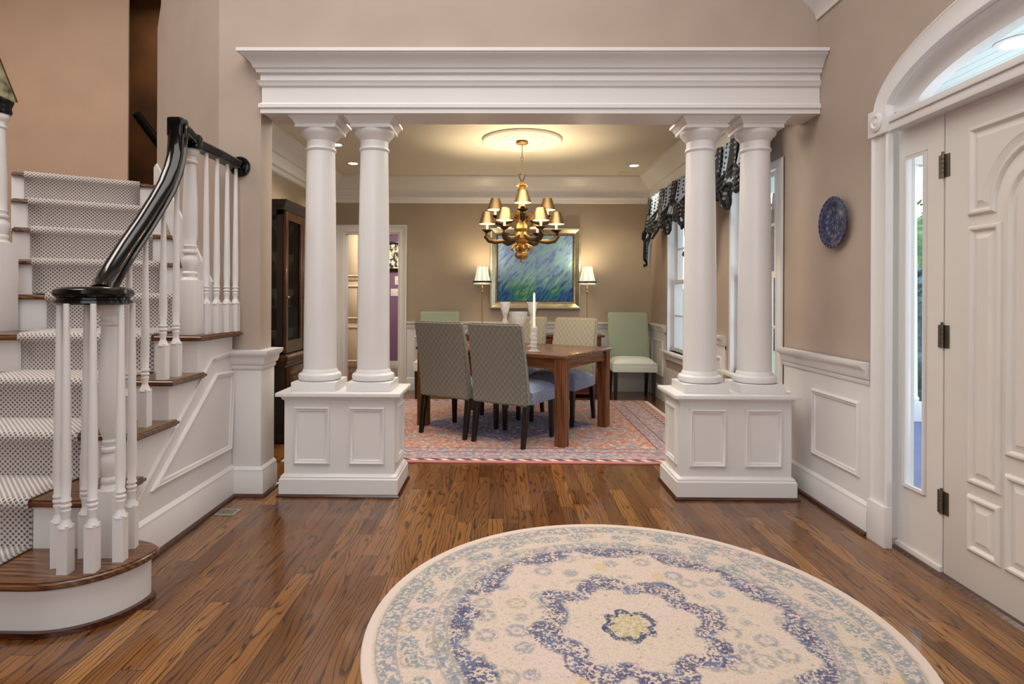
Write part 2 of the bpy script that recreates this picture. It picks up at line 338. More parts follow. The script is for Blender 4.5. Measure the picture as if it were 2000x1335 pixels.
    def sphere(s,c,r,seg=16,sc=(1,1,1)):
        m=Matrix.Translation(V(c))@Matrix.Diagonal((r*sc[0],r*sc[1],r*sc[2],1)); bmesh.ops.create_uvsphere(s.b,u_segments=seg,v_segments=max(6,seg//2),radius=1,matrix=m); return s
    def build(s,name,mat,parent=None,ang=35,kind=None,smooth=True):
        bmesh.ops.recalc_face_normals(s.b,faces=s.b.faces[:])
        if smooth:
            for f in s.b.faces: f.smooth=True
            for e in s.b.edges:
                if len(e.link_faces)==2 and e.calc_face_angle(0)>R(ang): e.smooth=False
        me=bpy.data.meshes.new(name); s.b.to_mesh(me); s.b.free()
        if isinstance(mat,str): mat=M[mat]
        me.materials.append(mat); o=bpy.data.objects.new(name,me); C.objects.link(o)
        if parent: o.parent=parent
        if kind: o['kind']=kind
        return o
def thing(name,label,cat,loc=(0,0,0),rz=0,group=None):
    o=bpy.data.objects.new(name,None); C.objects.link(o); o.location=loc; o.rotation_euler=(0,0,rz); o.empty_display_size=.1
    o['label']=label; o['category']=cat
    if group:o['group']=group
    return o
def tag(o,label,cat,group=None):
    o['label']=label;o['category']=cat
    if group:o['group']=group
    return o
def struct(name,mb,mat,parent=None,**k):
    return mb.build(name,mat,parent,kind=None if parent else 'structure',**k)
def dup(o,label=None,parent=None,loc=None,rz=None):
    c=o.copy(); C.objects.link(c); c.parent=parent
    for ch in list(o.children): dup(ch,None,c)
    if label: c['label']=label
    if loc is not None: c.location=loc
    if rz is not None: c.rotation_euler=(0,0,rz)
    return c
XZ=lambda u,v,w:(u,w,v)   # u=x v=z w=y
YZ=lambda u,v,w:(w,u,v)   # u=y v=z w=x
XY=lambda u,v,w:(u,v,w)
FR=[(0,0),(.004,.012),(.012,.016),(.018,.010),(.028,.008),(.032,0)]  # small picture-rail panel moulding (side,out)
def rect(f,u0,v0,u1,v1,w): return [f(u0,v0,w),f(u1,v0,w),f(u1,v1,w),f(u0,v1,w)]
def panel(mb,f,n,u0,v0,u1,v1,w,prof=FR,sc=1.):
    P=rect(f,u0,v0,u1,v1,w)
    # orient the path so that the moulding lies inside the rectangle
    c=sum((V(p) for p in P),V())/4; t=(V(P[1])-V(P[0])).normalized().cross(V(n))
    if t.dot(c-V(P[0]))<0: P=P[::-1]
    mb.mould(P,n,[(a*sc,b*sc) for a,b in prof],True)
def offs(poly,d):
    # inward offset of a counter-clockwise polygon
    out=[];k=len(poly)
    for i in range(k):
        p0,p1,p2=V(poly[i-1]),V(poly[i]),V(poly[(i+1)%k]); a=(p1-p0).normalized(); b_=(p2-p1).normalized()
        n1=V((-a.y,a.x)); n2=V((-b_.y,b_.x)); m=(n1+n2)/max(.3,1+n1.dot(n2)); out.append(tuple(p1+m*d))
    return out
def arc(cx,cy,rx,ry,a0,a1,n): return [(cx+rx*math.cos(R(a0+(a1-a0)*i/n)),cy+ry*math.sin(R(a0+(a1-a0)*i/n))) for i in range(n+1)]
# ================================================================== camera, world
RW=1.89; FW=3.58; BW=7.6; LW=-2.25; CH=2.74
cam=bpy.data.cameras.new('camera'); co=bpy.data.objects.new('camera',cam); C.objects.link(co)
cam.sensor_width=36; cam.lens=1150*36/2000; cam.shift_x=.0135; cam.shift_y=-.045; cam.clip_start=.05
co.matrix_world=Matrix.Translation((0,0,1.22))@Matrix.Rotation(R(.6),4,'Z')@Matrix.Rotation(R(90),4,'X')@Matrix.Rotation(R(.25),4,'Z')
bpy.context.scene.camera=co
sc=bpy.context.scene; sc.view_settings.view_transform='Standard'; sc.view_settings.look='None'; sc.view_settings.exposure=0.0
sc.cycles.max_bounces=8; sc.cycles.transparent_max_bounces=24; sc.cycles.sample_clamp_indirect=6
w=bpy.data.worlds.new('sky'); sc.world=w; w.use_nodes=True; nt=w.node_tree; nt.nodes.clear()
wo=nt.nodes.new('ShaderNodeOutputWorld'); bg=nt.nodes.new('ShaderNodeBackground'); tc=nt.nodes.new('ShaderNodeTexCoord'); sx=nt.nodes.new('ShaderNodeSeparateXYZ'); cr=nt.nodes.new('ShaderNodeValToRGB')
nt.links.new(tc.outputs['Generated'],sx.inputs[0]); nt.links.new(sx.outputs[2],cr.inputs[0]); nt.links.new(cr.outputs[0],bg.inputs[0]); nt.links.new(bg.outputs[0],wo.inputs[0])
cr.color_ramp.elements[0].color=(.85,.93,1,1); cr.color_ramp.elements[1].color=(.45,.66,1,1); bg.inputs[1].default_value=3.2
def light(kind,name,loc,power,col=(1,1,1),size=.1,size_y=None,rot=(0,0,0),**kw):
    l=bpy.data.lights.new(name,kind); l.energy=power; l.color=col
    if kind=='AREA':
        l.shape='RECTANGLE'; l.size=size; l.size_y=size_y or size
    else: l.shadow_soft_size=size
    for k,v in kw.items(): setattr(l,k,v)
    o=bpy.data.objects.new(name,l); C.objects.link(o); o.location=loc; o.rotation_euler=rot; return o
light('AREA','foyer_top_fill',(-.6,1.2,4.4),126,(1,.97,.93),3.2)  # soft fill added under the foyer ceiling, no fixture there
light('AREA','behind_camera_fill',(-.4,-2.2,2.3),68,(.92,.95,1),3.6,2.6,(R(82),0,0))  # unseen fill added behind the camera to light the foyer evenly
light('AREA','stair_fill',(-3.9,2.6,4.3),75,(1,.93,.85),1.6)  # added fill high over the stair, out of view
light('AREA','dining_fill',(-.1,4.6,2.69),58,(1,.92,.78),2.6,1.0)  # fill added out of sight behind the beam to brighten the dining room
light('AREA','kitchen_fill',(-1.7,8.7,2.4),40,(1,.9,.75),.8)  # unseen fill added to brighten the kitchen cabinet
light('AREA','upper_hall_fill',(-3.6,5.7,4.4),16,(1,.85,.6),.8)  # fill added so the brown hallway does not go black
light('AREA','porch_ceiling_fill',(4.2,3.4,.4),90,(.9,.95,1),1.6,rot=(PI,0,0))  # added lamp facing up, brightens the porch ceiling in place of daylight
# ================================================================== floor, ceiling, walls
m=MB(); m.box(-6.0,-2.6,-.05,RW+.3,9.9,0); struct('floor',m,'floor')
m=MB(); m.box(-6,-2.6,4.6,RW+.3,FW+4,4.7); struct('ceiling',m,'ceil')
m=MB(); m.prism([(-1.82,FW+.17),(RW+.1,FW+.17),(RW+.1,BW+.1),(LW-.1,BW+.1),(LW-.06,4.26),(-2.133,4.05)],XY,CH,CH+.06); struct('ceiling_dining',m,'ceil')
# wall with the columned opening: stub at the left, wall above the beam
m=MB(); m.prism([(-1.75,0),(-1.49,0),(-1.49,2.655),(RW,2.655),(RW,4.6),(-1.75,4.6)],XZ,FW,FW+.17); struct('wall_front',m,'wall')
# right wall with two windows and the door unit
WIN=[(5.52,6.80),(4.0,4.93)]; WZ0,WZ1=.60,2.17
DY0,DY1=1.30,3.01; DC=(DY0+DY1)/2; SPR=2.07
outer=[(-2.6,0),(DY0,0)]+[(DY0,SPR)]+arc(DC,SPR,(DY1-DY0)/2,.40,180,0,24)[1:-1]+[(DY1,SPR),(DY1,0),(BW+.1,0),(BW+.1,4.6),(-2.6,4.6)]
holes=[[(a,WZ0),(b_,WZ0),(b_,WZ1),(a,WZ1)] for a,b_ in WIN]
m=MB(); m.holed(outer,holes,YZ,RW,RW+.16); struct('wall_right',m,'wall')
DRX0,DRX1=-2.07,-1.36
m=MB(); m.prism([(LW-.1,0),(DRX0,0),(DRX0,2.03),(DRX1,2.03),(DRX1,0),(RW+.1,0),(RW+.1,CH+.05),(LW-.1,CH+.05)],XZ,BW,BW+.12); struct('wall_dining_back',m,'walldin')
m=MB(); m.box(LW-.1,4.25,0,LW,BW,CH+.05); struct('wall_dining_left',m,'walldin')
# stair side walls
q0=V((-1.752,3.585,0)); q1=V((-2.735,4.60,0)); qd=(q1-q0).normalized(); qn=V((qd.y,-qd.x,0)); ql=(q1-q0).length
QW=lambda u,v,w:tuple(q0+qd*u+qn*w+V((0,0,v)))
m=MB(); m.prism([(0,0),(ql,0),(ql,3.31),(ql-.10,3.47),(ql-.10,4.6),(0,4.6)],QW,0,.10); struct('wall_stair_right',m,'wall')
m=MB(); m.box(-6,5.0,0,-3.225,5.015,4.6); struct('wall_stair_back',m,'wallstair')
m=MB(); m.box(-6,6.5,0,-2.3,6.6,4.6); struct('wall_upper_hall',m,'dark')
m=MB(); m.box(-6.1,-2.6,0,-6,6.6,4.6); struct('wall_left',m,'wall')
m=MB(); m.box(-6.1,-2.7,0,RW+.2,-2.6,4.6); struct('wall_behind',m,'wall')
# kitchen seen through the doorway
m=MB(); m.box(-3.2,9.8,0,-.4,9.9,2.6); struct('wall_kitchen_back',m,'purple')
m=MB(); m.box(-3.3,BW+.12,0,-3.2,9.9,2.6); m.box(-.4,BW+.12,0,-.3,9.9,2.6); struct('wall_kitchen_side',m,'purple')
m=MB(); m.box(-3.3,BW+.12,2.5,-.3,9.9,2.6); struct('ceiling_kitchen',m,'ceil')
m=MB(); m.box(-1.98,9.77,0,-.4,9.8,.13,.005); struct('baseboard_kitchen',m,'white')
# ---------------------------------------------------------------- trim
BASEP=[(0,0),(.022,0),(.022,.125),(.017,.135),(.017,.150),(.008,.160),(0,.165)]
SHOE=[(.022,0),(.040,0),(.040,.006),(.034,.016),(.022,.02)]
RAILP=[(0,.77),(.008,.77),(.012,.785),(.008,.795),(.02,.80),(.03,.82),(.034,.845),(.05,.855),(.058,.87),(.058,.885),(0,.885)]
W0=3.03
m=MB(); m.box(RW-.012,W0,.0,RW,FW+.02,.80); m.box(RW-.012,FW+.02,0,RW,3.97,.80); struct('trim_wainscot_right',m,'white')
m=MB(); m.mould([(RW-.012,3.97,0),(RW-.012,W0,0)],(0,0,1),RAILP); struct('trim_chair_rail_right',m,'white')
m=MB(); m.mould([(RW-.012,3.97,0),(RW-.012,W0,0)],(0,0,1),BASEP); struct('baseboard_right',m,'white')
m=MB(); m.mould([(RW-.012,3.97,0),(RW-.012,W0,0)],(0,0,1),SHOE); struct('trim_shoe_right',m,'treadedge')
m=MB(); panel(m,YZ,(-1,0,0),W0+.09,.27,3.60,.67,RW-.012); struct('trim_panel_right',m,'white')
m=MB(); m.mould([(RW,FW-.0,0),(RW,-1.5,0)],(0,0,1),[(0,2.895),(.012,2.895),(.02,2.93),(.05,2.97),(.09,3.01),(.10,3.05),(0,3.05)]); struct('trim_crown_foyer_right',m,'white')
CROWN=[(0,0),(.20,0),(.20,-.022),(.185,-.03),(.17,-.055),(.12,-.09),(.07,-.13),(.06,-.15),(.04,-.155),(.036,-.165),(.036,-.24),(.052,-.25),(.052,-.27),(.03,-.285),(.02,-.32),(0,-.33)]
CP=[(LW,4.3,CH),(LW,BW,CH),(RW,BW,CH),(RW,FW+.25,CH)]
m=MB(); m.mould(CP,(0,0,1),CROWN); struct('trim_crown_dining',m,'white')
m=MB(); m.mould([(LW,4.3,0),(LW,BW,0),(DRX0-.10,BW,0)],(0,0,1),RAILP); m.mould([(DRX1+.10,BW,0),(RW,BW,0),(RW,WIN[0][1]+.1,0)],(0,0,1),RAILP); m.mould([(RW,WIN[0][0]-.1,0),(RW,WIN[1][1]+.1,0)],(0,0,1),RAILP); struct('trim_chair_rail_dining',m,'white')
m=MB()
m.box(DRX1+.1,BW-.01,0,RW,BW,.8); m.box(RW-.01,WIN[0][1]+.1,0,RW,BW,.8); m.box(RW-.01,3.97,0,RW,WIN[0][1]+.1,.40); m.box(RW-.01,WIN[1][1]+.1,.4,RW,WIN[0][0]-.1,.8)
struct('trim_wainscot_dining',m,'white')
m=MB(); m.mould([(DRX1+.10,BW-.01,0),(RW-.01,BW-.01,0),(RW-.01,3.97,0)],(0,0,1),BASEP); struct('baseboard_dining',m,'white')
m=MB()
for a,b_ in ((-1.16,-.62),(-.52,.0),(.1,.6),(.72,1.2),(1.32,1.80)): panel(m,XZ,(0,-1,0),a,.27,b_,.70,BW-.01)
panel(m,YZ,(-1,0,0),6.98,.27,7.5,.70,RW-.01); panel(m,YZ,(-1,0,0),5.10,.27,5.36,.70,RW-.01)
struct('trim_panels_dining',m,'white')
# stub wainscot and cap at the left of the opening
m=MB(); m.box(-1.65,FW-.02,0,-1.475,FW+.185,.80,.002); struct('trim_wainscot_left',m,'white')
m=MB(); pth=[(-1.65,FW-.02,0),(-1.475,FW-.02,0),(-1.475,FW+.185,0)]; m.mould(pth,(0,0,1),RAILP); m.box(-1.65,FW-.02,.77,-1.475,FW+.185,.885); struct('trim_cap_left',m,'white')
m=MB(); m.mould(pth,(0,0,1),[(a,b_*1.08) for a,b_ in BASEP]); struct('baseboard_left',m,'white')
m=MB(); m.mould(pth,(0,0,1),SHOE); struct('trim_shoe_left',m,'treadedge')
# doorway casing in the dining room
CAS=[(0,0),(0,.012),(.012,.02),(.02,.018),(.075,.022),(.085,.03),(.098,.03),(.098,0)]
m=MB(); m.mould([(DRX1,BW,0),(DRX1,BW,2.03),(DRX0,BW,2.03),(DRX0,BW,0)],(0,-1,0),[(a,b_) for a,b_ in CAS]); m.box(DRX0-.001,BW-.004,0,DRX0+.014,BW+.13,2.029); m.box(DRX1-.014,BW-.004,0,DRX1+.001,BW+.13,2.029); m.box(DRX0+.014,BW-.004,2.015,DRX1-.014,BW+.13,2.029); struct('door_2',m,'white')
# ---------------------------------------------------------------- dining windows
for i,(a,b_) in enumerate(WIN):
    m=MB(); o_=-1
    # casing around the opening
    m.mould([(RW,a,WZ0),(RW,a,WZ1),(RW,b_,WZ1),(RW,b_,WZ0)] ,(-1,0,0),[(-x*.66,y) for x,y in CAS])
    m.box(RW-.005,a,WZ0,RW+.16,a+.02,WZ1); m.box(RW-.005,b_-.02,WZ0,RW+.16,b_,WZ1); m.box(RW-.005,a,WZ1-.02,RW+.16,b_,WZ1)
    wn=struct('window_%d'%(i+1),m,'white')
    m=MB(); m.box(RW-.07,a-.13,WZ0-.025,RW+.16,b_+.13,WZ0,.004); m.box(RW-.025,a-.10,WZ0-.10,RW,b_+.10,WZ0-.025,.004); m.build('window_sill','white',wn)
    zm=(WZ0+WZ1)/2
    for k,(z0,z1,xo) in enumerate(((WZ0,zm+.02,.05),(zm-.02,WZ1-.02,.085))):
        m=MB(); X0=RW+xo; X1=X0+.03; y0=a+.02;y1=b_-.02; s_=.045
        m.box(X0,y0,z0,X1,y0+s_,z1); m.box(X0,y1-s_,z0,X1,y1,z1); m.box(X0,y0+s_,z0,X1,y1-s_,z0+s_); m.box(X0,y0+s_,z1-s_,X1,y1-s_,z1)
        for j in (1,2): yy=y0+s_+(y1-y0-2*s_)*j/3; m.box(X0+.004,yy-.009,z0+s_,X1-.004,yy+.009,z1-s_)
        zz=(z0+z1)/2; m.box(X0+.006,y0+s_,zz-.009,X1-.006,y1-s_,zz+.009)
        sh=m.build('sash','white',wn)
        m=MB(); m.box(X0+.013,y0+s_,z0+s_,X0+.017,y1-s_,z1-s_); m.build('pane','pane',sh)
# ================================================================== front door unit
DX=1.935
mfr=MB(); HY=2.608; LY=DY0+(DY1-HY)
ce=lambda rx,rz,n=32:arc(DC,SPR,rx,rz,180,0,n)
a0=(DY1-DY0)/2
CP2=[(0,0),(0,.018),(.012,.026),(.022,.02),(.09,.02),(.10,.034),(.118,.034),(.122,0)]
# side casings with plinth blocks and corner blocks, arched casing
for s_,yy in ((1,DY1),(-1,DY0)):
    y0,y1=(yy-.125,yy+.005) if s_>0 else (yy-.005,yy+.125)
    Pp=[(y0,RW),(y1,RW),(y1,RW-.026),(y1-.012,RW-.034),(y1-.024,RW-.022),(y0+.024,RW-.022),(y0+.012,RW-.030),(y0,RW-.024)]
    mfr.prism(Pp,lambda u,v,w:(v,u,w),.20,SPR-.04)
    mfr.box(RW-.04,y0-.004,0,RW,y1+.004,.20,.003); mfr.box(RW-.042,y0-.006,SPR-.045,RW,y1+.006,SPR+.085,.004)
    mfr.lathe([(.0,0),(.045,0),(.045,.006),(.03,.012),(.02,.006),(0,.012)],(RW-.042,(y0+y1)/2,SPR+.02),24,T=Matrix.Rotation(R(-90),3,'Y'))
ar=[(RW,y,z) for y,z in arc(DC,SPR+.07,a0+.005,.40-.06,180,0,36)]
mfr.mould(ar[::-1],(-1,0,0),[(-x,y) for x,y in CP2]) if False else mfr.mould(ar,(-1,0,0),[(-x,y) for x,y in CP2])
door=struct('door_1',mfr,'white')
m=MB() # concave reveal and transom frame
o1=[(y,z) for y,z in arc(DC,SPR+.06,a0-.112,.235,180,0,36)]
rev=[(a_,RW-.01,b2) for a_,b2 in o1]
m.mould([(RW,y,z) for y,z in o1],(-1,0,0),[(-.012,.01),(.002,.01),(-.008,-.01),(-.02,-.03),(-.05,-.045),(-.09,-.045),(-.09,-.10),(.03,-.10),(.03,0)])
m.build('arched_reveal','white',door)
m=MB(); m.box(RW-.02,DY0+.125,SPR-.04,DX+.06,DY1-.125,SPR+.0,.003); m.box(RW-.03,DY0+.12,SPR+.0,DX+.06,DY1-.12,SPR+.03,.004); m.build('transom_bar','white',door)
m=MB(); gl=[(y,z) for y,z in arc(DC,SPR+.03,a0-.14,.235,180,0,36)]; m.prism(gl,YZ,DX+.02,DX+.026); m.build('transom_pane','pane',door,smooth=False)
for nm,(y0,y1) in (('far',(HY+.008,DY1-.10)),('near',(DY0+.10,LY-.008))):
    g0=y0+.10; g1=y0+.255
    if nm=='near': g0,g1=y1-.255,y1-.10
    m=MB(); m.holed([(y0,0.03),(y1,.03),(y1,SPR-.03),(y0,SPR-.03)],[[(g0,.31),(g1,.31),(g1,1.90),(g0,1.90)]],YZ,DX,DX+.05)
    m.mould([(DX,g0,.31),(DX,g0,1.90),(DX,g1,1.90),(DX,g1,.31)] if True else None,(-1,0,0),[(-.02,0),(-.02,.008),(-.006,.012),(0,-.012),(0,-.03),(-.004,-.03)],True)
    m.box(DX-.012,y0,.0,DX+.01,y1,.035,.003)
    sp=m.build('sidelight_panel','doorp',door)
    m=MB(); m.box(DX+.022,g0,.31,DX+.026,g1,1.90); m.build('pane','pane',sp)
m=MB(); slab=MB(); slab.box(DX,LY,.012,DX+.045,HY,2.03,.002); sl=slab.build('door_slab','doorp',door)
m=MB()
GR=[(-.008,0),(-.004,.008),(.002,.013),(.010,.013),(.016,.006),(.020,-.0005),(.024,-.0005),(.05,.012),(.05,-.004),(-.008,-.004)]
def raised(poly):
    # clockwise from inside the room; ensure ccw in (y,z)
    ar_=sum(poly[i-1][0]*poly[i][1]-poly[i][0]*poly[i-1][1] for i in range(len(poly)))
    if ar_<0: poly=poly[::-1]
    P=[(DX,y,z) for y,z in poly]; m.mould(P,(-1,0,0),GR,True)
    m.prism(offs(poly,.0495),YZ,DX-.0121,DX-.001)
for (ya,yb) in ((2.315,2.465),(2*((HY+LY)/2)-2.465,2*((HY+LY)/2)-2.315)):
    raised([(ya,.18),(yb,.18),(yb,.40),(ya,.40)]); raised([(ya,.46),(yb,.46),(yb,1.51),(ya,1.51)])
dc=(HY+LY)/2
raised([(dc-.125,.18),(dc+.125,.18),(dc+.125,.54),(dc-.125,.54)])
raised([(dc-.125,.62),(dc+.125,.62)]+[(dc+.125,1.55)]+arc(dc,1.57,.125,.15,0,180,14)[1:-1]+[(dc-.125,1.55)])
raised([(2.465,1.565),(2.465,1.92),(2*dc-2.465,1.92),(2*dc-2.465,1.565),(dc-.187,1.565)]+arc(dc,1.57,.19,.225,170,10,16)+[(dc+.187,1.565)])
m.build('raised_panels','doorp',sl)
for z in (.32,1.05,1.80):
    m=MB(); m.lathe([(0,0),(.008,0),(.008,.10),(0,.10)],(DX-.008,HY+.004,z-.05),12); m.lathe([(0,0),(.005,0),(.006,.012),(0,.014)],(DX-.008,HY+.004,z+.05),10)
    m.box(DX-.003,HY-.03,z-.05,DX+.001,HY+.035,z+.05)
    for k in (1,2,3,4): m.box(DX-.0175,HY-.005,z-.05+.02*k-.001,DX-.001,HY+.013,z-.05+.02*k+.001)
    m.build('hinge','iron',door)
m=MB(); m.prism([(DX-.035,0),(DX+.08,0),(DX+.08,.012),(DX-.02,.012)],lambda u,v,w:(u,w,v),DY0+.1,DY1-.1); m.build('threshold','treadedge',door)
# ================================================================== beam, pedestals, columns
m=MB(); m.box(-1.47,FW-.02,2.32,RW,FW+.20,2.66)
EP=[(0,2.32),(.012,2.32),(.012,2.345),(.022,2.352),(.022,2.372),(.006,2.385),(.006,2.475),(.018,2.485),(.022,2.50),(.03,2.512),(.012,2.514),(.012,2.553),(.03,2.56),(.034,2.578),(.045,2.585),(.052,2.605),(.075,2.632),(.10,2.645),(.102,2.655),(.115,2.655),(.115,2.675),(0,2.675)]
m.mould([(-1.47,FW-.002,0),(-1.47,FW-.02,0),(RW-.002,FW-.02,0)],(0,0,1),EP)
m.mould([(RW-.002,FW+.20,0),(-1.47,FW+.20,0)],(0,0,1),[(0,2.33),(.03,2.33),(.035,2.36),(.06,2.40),(.06,2.44),(0,2.44)])
tag(m.build('entablature','white'),'long white moulded entablature with cornice carried by the four columns','beam')
def column(x,y,label):
    t=thing('column',label,'column',(x,y,.63),0,'round white columns of the opening')
    m=MB(); m.box(-.137,-.137,0,.137,.137,.055,.003); m.build('plinth','white',t)
    m=MB(); m.lathe([(.0,.055),(.118,.055),(.130,.062),(.134,.078),(.130,.094),(.118,.102),(.112,.104),(.110,.112),(.103,.125),(.1,.13),(0,.13)],seg=48); m.build('base_torus','white',t)
    pr=[(.102,.11)]+[(.1015-.0145*(k/12)**1.6,.13+(1.50-.13)*k/12) for k in range(13)]
    m=MB(); m.lathe(pr,seg=48); m.build('shaft','white',t)
    m=MB(); m.lathe([(0,1.495),(.088,1.495),(.093,1.50),(.096,1.508),(.093,1.516),(.087,1.52),(.087,1.560),(.092,1.565),(.096,1.575),(.112,1.592),(.122,1.605),(.124,1.615),(.124,1.625),(0,1.625)],seg=48)
    m.box(-.125,-.125,1.625,.125,.125,1.655,.003)
    m.mould([(-.125,-.125,0),(.125,-.125,0),(.125,.125,0),(-.125,.125,0)],(0,0,1),[(0,1.65),(.004,1.65),(.010,1.665),(.020,1.675),(.028,1.68),(.028,1.695),(0,1.695)],True)
    m.box(-.125,-.125,1.65,.125,.125,1.6949)
    m.build('capital','white',t)
def pedestal(x,label):
    y=3.735; hx=.335; hy=.165
    t=thing('column_pedestal',label,'pedestal',(x,y,0),0,'panelled white pedestals under the columns')
    m=MB(); m.box(-hx,-hy,0,hx,hy,.61)
    pts=((-hx+.055,-.066+.0),(.055,hx-.055)); m2=m
    for a,b_ in ((-hx+.055,-.055),(.055,hx-.055)): panel(m,XZ,(0,-1,0),a,.19,b_,.545,-hy); panel(m,XZ,(0,1,0),a,.19,b_,.545,hy)
    for s_ in (-1,1): panel(m,YZ,(s_,0,0),-.11,.19,.11,.545,s_*hx)
    m.build('panelled_body','white',t)
    P=[(-hx,-hy,0),(hx,-hy,0),(hx,hy,0),(-hx,hy,0)]
    m=MB(); m.mould(P,(0,0,1),[(0,0),(.025,0),(.025,.105),(.018,.112),(.018,.12),(.008,.132),(0,.135)],True); m.build('baseboard','white',t)
    m=MB(); m.mould(P,(0,0,1),[(.024,0),(.038,0),(.038,.006),(.032,.014),(.024,.018)],True); m.build('shoe_moulding','treadedge',t)
    m=MB(); m.box(-hx-.042,-hy-.045,.607,hx+.042,hy+.045,.63,.004); m.mould(P,(0,0,1),[(0,.58),(.01,.585),(.02,.607),(0,.607)],True); m.build('cap_slab','white',t)
pedestal(-1.0,'white panelled pedestal carrying the two left columns, beside the stair'); pedestal(1.40,'white panelled pedestal carrying the two right columns, beside the front door wall')
for x,l in ((-1.17,'white column of the left pair, nearer the staircase'),(-.83,'white column of the left pair, nearer the middle of the opening'),(1.235,'white column of the right pair, nearer the middle of the opening'),(1.58,'white column of the right pair, nearer the front door wall')): column(x,3.735,l)
# ================================================================== outside
m=MB(); m.box(RW+.16,-1,-.12,4.5,9,-.06); struct('porch_floor',m,'porch')
m=MB(); m.box(RW+.16,-2,2.80,4.6,9,2.84); struct('porch_ceiling',m,'bead')
m=MB(); m.lathe([(0,2.79),(.11,2.79),(.125,2.795),(.12,2.80),(0,2.80)],(3.16,3.66,0)); o=tag(m.build('porch_can_light','white'),'round recessed light in the blue porch ceiling, seen through the arched transom','light'); m=MB(); m.lathe([(0,2.786),(.085,2.786),(.085,2.79),(0,2.79)],(3.16,3.66,0)); m.build('lamp_face','can',o)
m=MB(); m.box(4.5,-30,-.25,60,60,-.15); struct('ground_lawn',m,'lawn')
def bush(name,label,cat,x,y,r,h,mat,n=70,z0=-.2):
    m=MB(); rnd=random.Random(int(x*100+y*10))
    for k in range(n*6):
        a=rnd.uniform(0,2*PI); zz=rnd.uniform(0,1); rr=r*math.sqrt(1-(zz*.9)**2)*rnd.uniform(.75,1.05); p=V((x+rr*math.cos(a),y+rr*math.sin(a),z0+.1+zz*h)); s_=rnd.uniform(.05,.13)
        d1=V((rnd.uniform(-1,1),rnd.uniform(-1,1),rnd.uniform(-.6,.6))).normalized()*s_; d2=d1.cross(V((rnd.uniform(-1,1),rnd.uniform(-1,1),1))).normalized()*s_*.5
        m.face([m.b.verts.new(p-d1),m.b.verts.new(p+d2),m.b.verts.new(p+d1),m.b.verts.new(p-d2)])
    m.lathe([(0,z0),(r*.75,z0+.05),(r*.85,z0+h*.4),(r*.6,z0+h*.85),(0,z0+h)],(x,y,0),14)
    tag(m.build(name,mat,smooth=False),label,cat)
bush('shrub','dark green shrub beyond the porch, low in the sidelight','shrub',5.15,7.2,.55,1.7,'green2'); bush('spruce_tree','blue green evergreen standing behind the porch post in the sidelight','tree',7.1,9.9,.9,2.9,'green1')
bush('garden_bush','leafy bush outside the far dining room window','bush',6.6,22.5,1.2,1.8,'green2'); bush('round_bush','rounded bush outside the window beside the right columns','bush',8.2,17.2,1.2,1.3,'green1')
def post(x,y,label):
    t=thing('porch_post',label,'post',(x,y,-.06)); m=MB(); m.box(-.14,-.14,0,.14,.14,.2,.01); m.build('base','white',t)
    m=MB(); m.lathe([(.12,.2),(.13,.23),(.115,.26),(.1,2.55),(.12,2.6),(.12,2.65)],seg=24); m.build('shaft','white',t); m=MB(); m.box(-.15,-.15,2.65,.15,.15,2.86); m.build('capital','white',t)
post(4.22,6.25,'white porch post seen through the narrow sidelight')
m=MB(); m.tube([(7.0,15.2,-.2),(7.05,15.2,1.2),(6.9,15.2,2.6),(7.1,15.3,5)],[.17,.14,.12,.08],10); t=m.build('garden_tree','bark'); tag(t,'bare tree trunk with branches outside the window beside the right columns','tree')
for k in range(9):
    rn=random.Random(k); a=rn.uniform(0,6.28); m=MB(); z=1+k*.35; m.tube([(7.0,15.2,z),(7+.6*math.cos(a),15.2+.6*math.sin(a),z+.5),(7+1.3*math.cos(a),15.2+1.3*math.sin(a),z+.9)],[.04,.025,.01],6); m.build('branch','bark',t)
# ================================================================== staircase
st=thing('staircase','turning staircase with stained treads, white risers and panelled side','staircase',(0,0,0))
SX=-1.65; XL=-3.0
def rz(n): return .2*n if n<=5 else 1.0+.216*(n-5)
RY={1:2.08,2:2.345,3:2.615,4:2.885,5:3.155}
NL={6:(-2.95,3.48),7:(-3.00,3.57),8:(-3.15,3.73),9:(-3.32,3.92),10:(-3.47,4.10)}
NR={6:(-1.87,3.72),7:(-2.13,3.99),8:(-2.386,4.255),9:(-2.555,4.42),10:(-2.728,4.59)}
def nose_fillet(mb,poly,z,th=.03):
    mb.prism(poly,XY,z-th,z,0); 
def tread(n,poly,mat='tread'):
    m=MB(); A=[m.b.verts.new((x,y,rz(n)-.03)) for x,y in poly]; B=[m.b.verts.new((x,y,rz(n))) for x,y in poly]; k=len(poly)
    f0=m.face(A[::-1]); f1=m.face(B); sd=[m.face([A[i],A[(i+1)%k],B[(i+1)%k],B[i]]) for i in range(k)]
    m.b.normal_update()
    bmesh.ops.bevel(m.b,geom=list(f1.edges)+list(f0.edges),offset=.009,segments=3,affect='EDGES')
    o=m.build('tread',mat,st); return o
def cover(mb,n,poly): pass
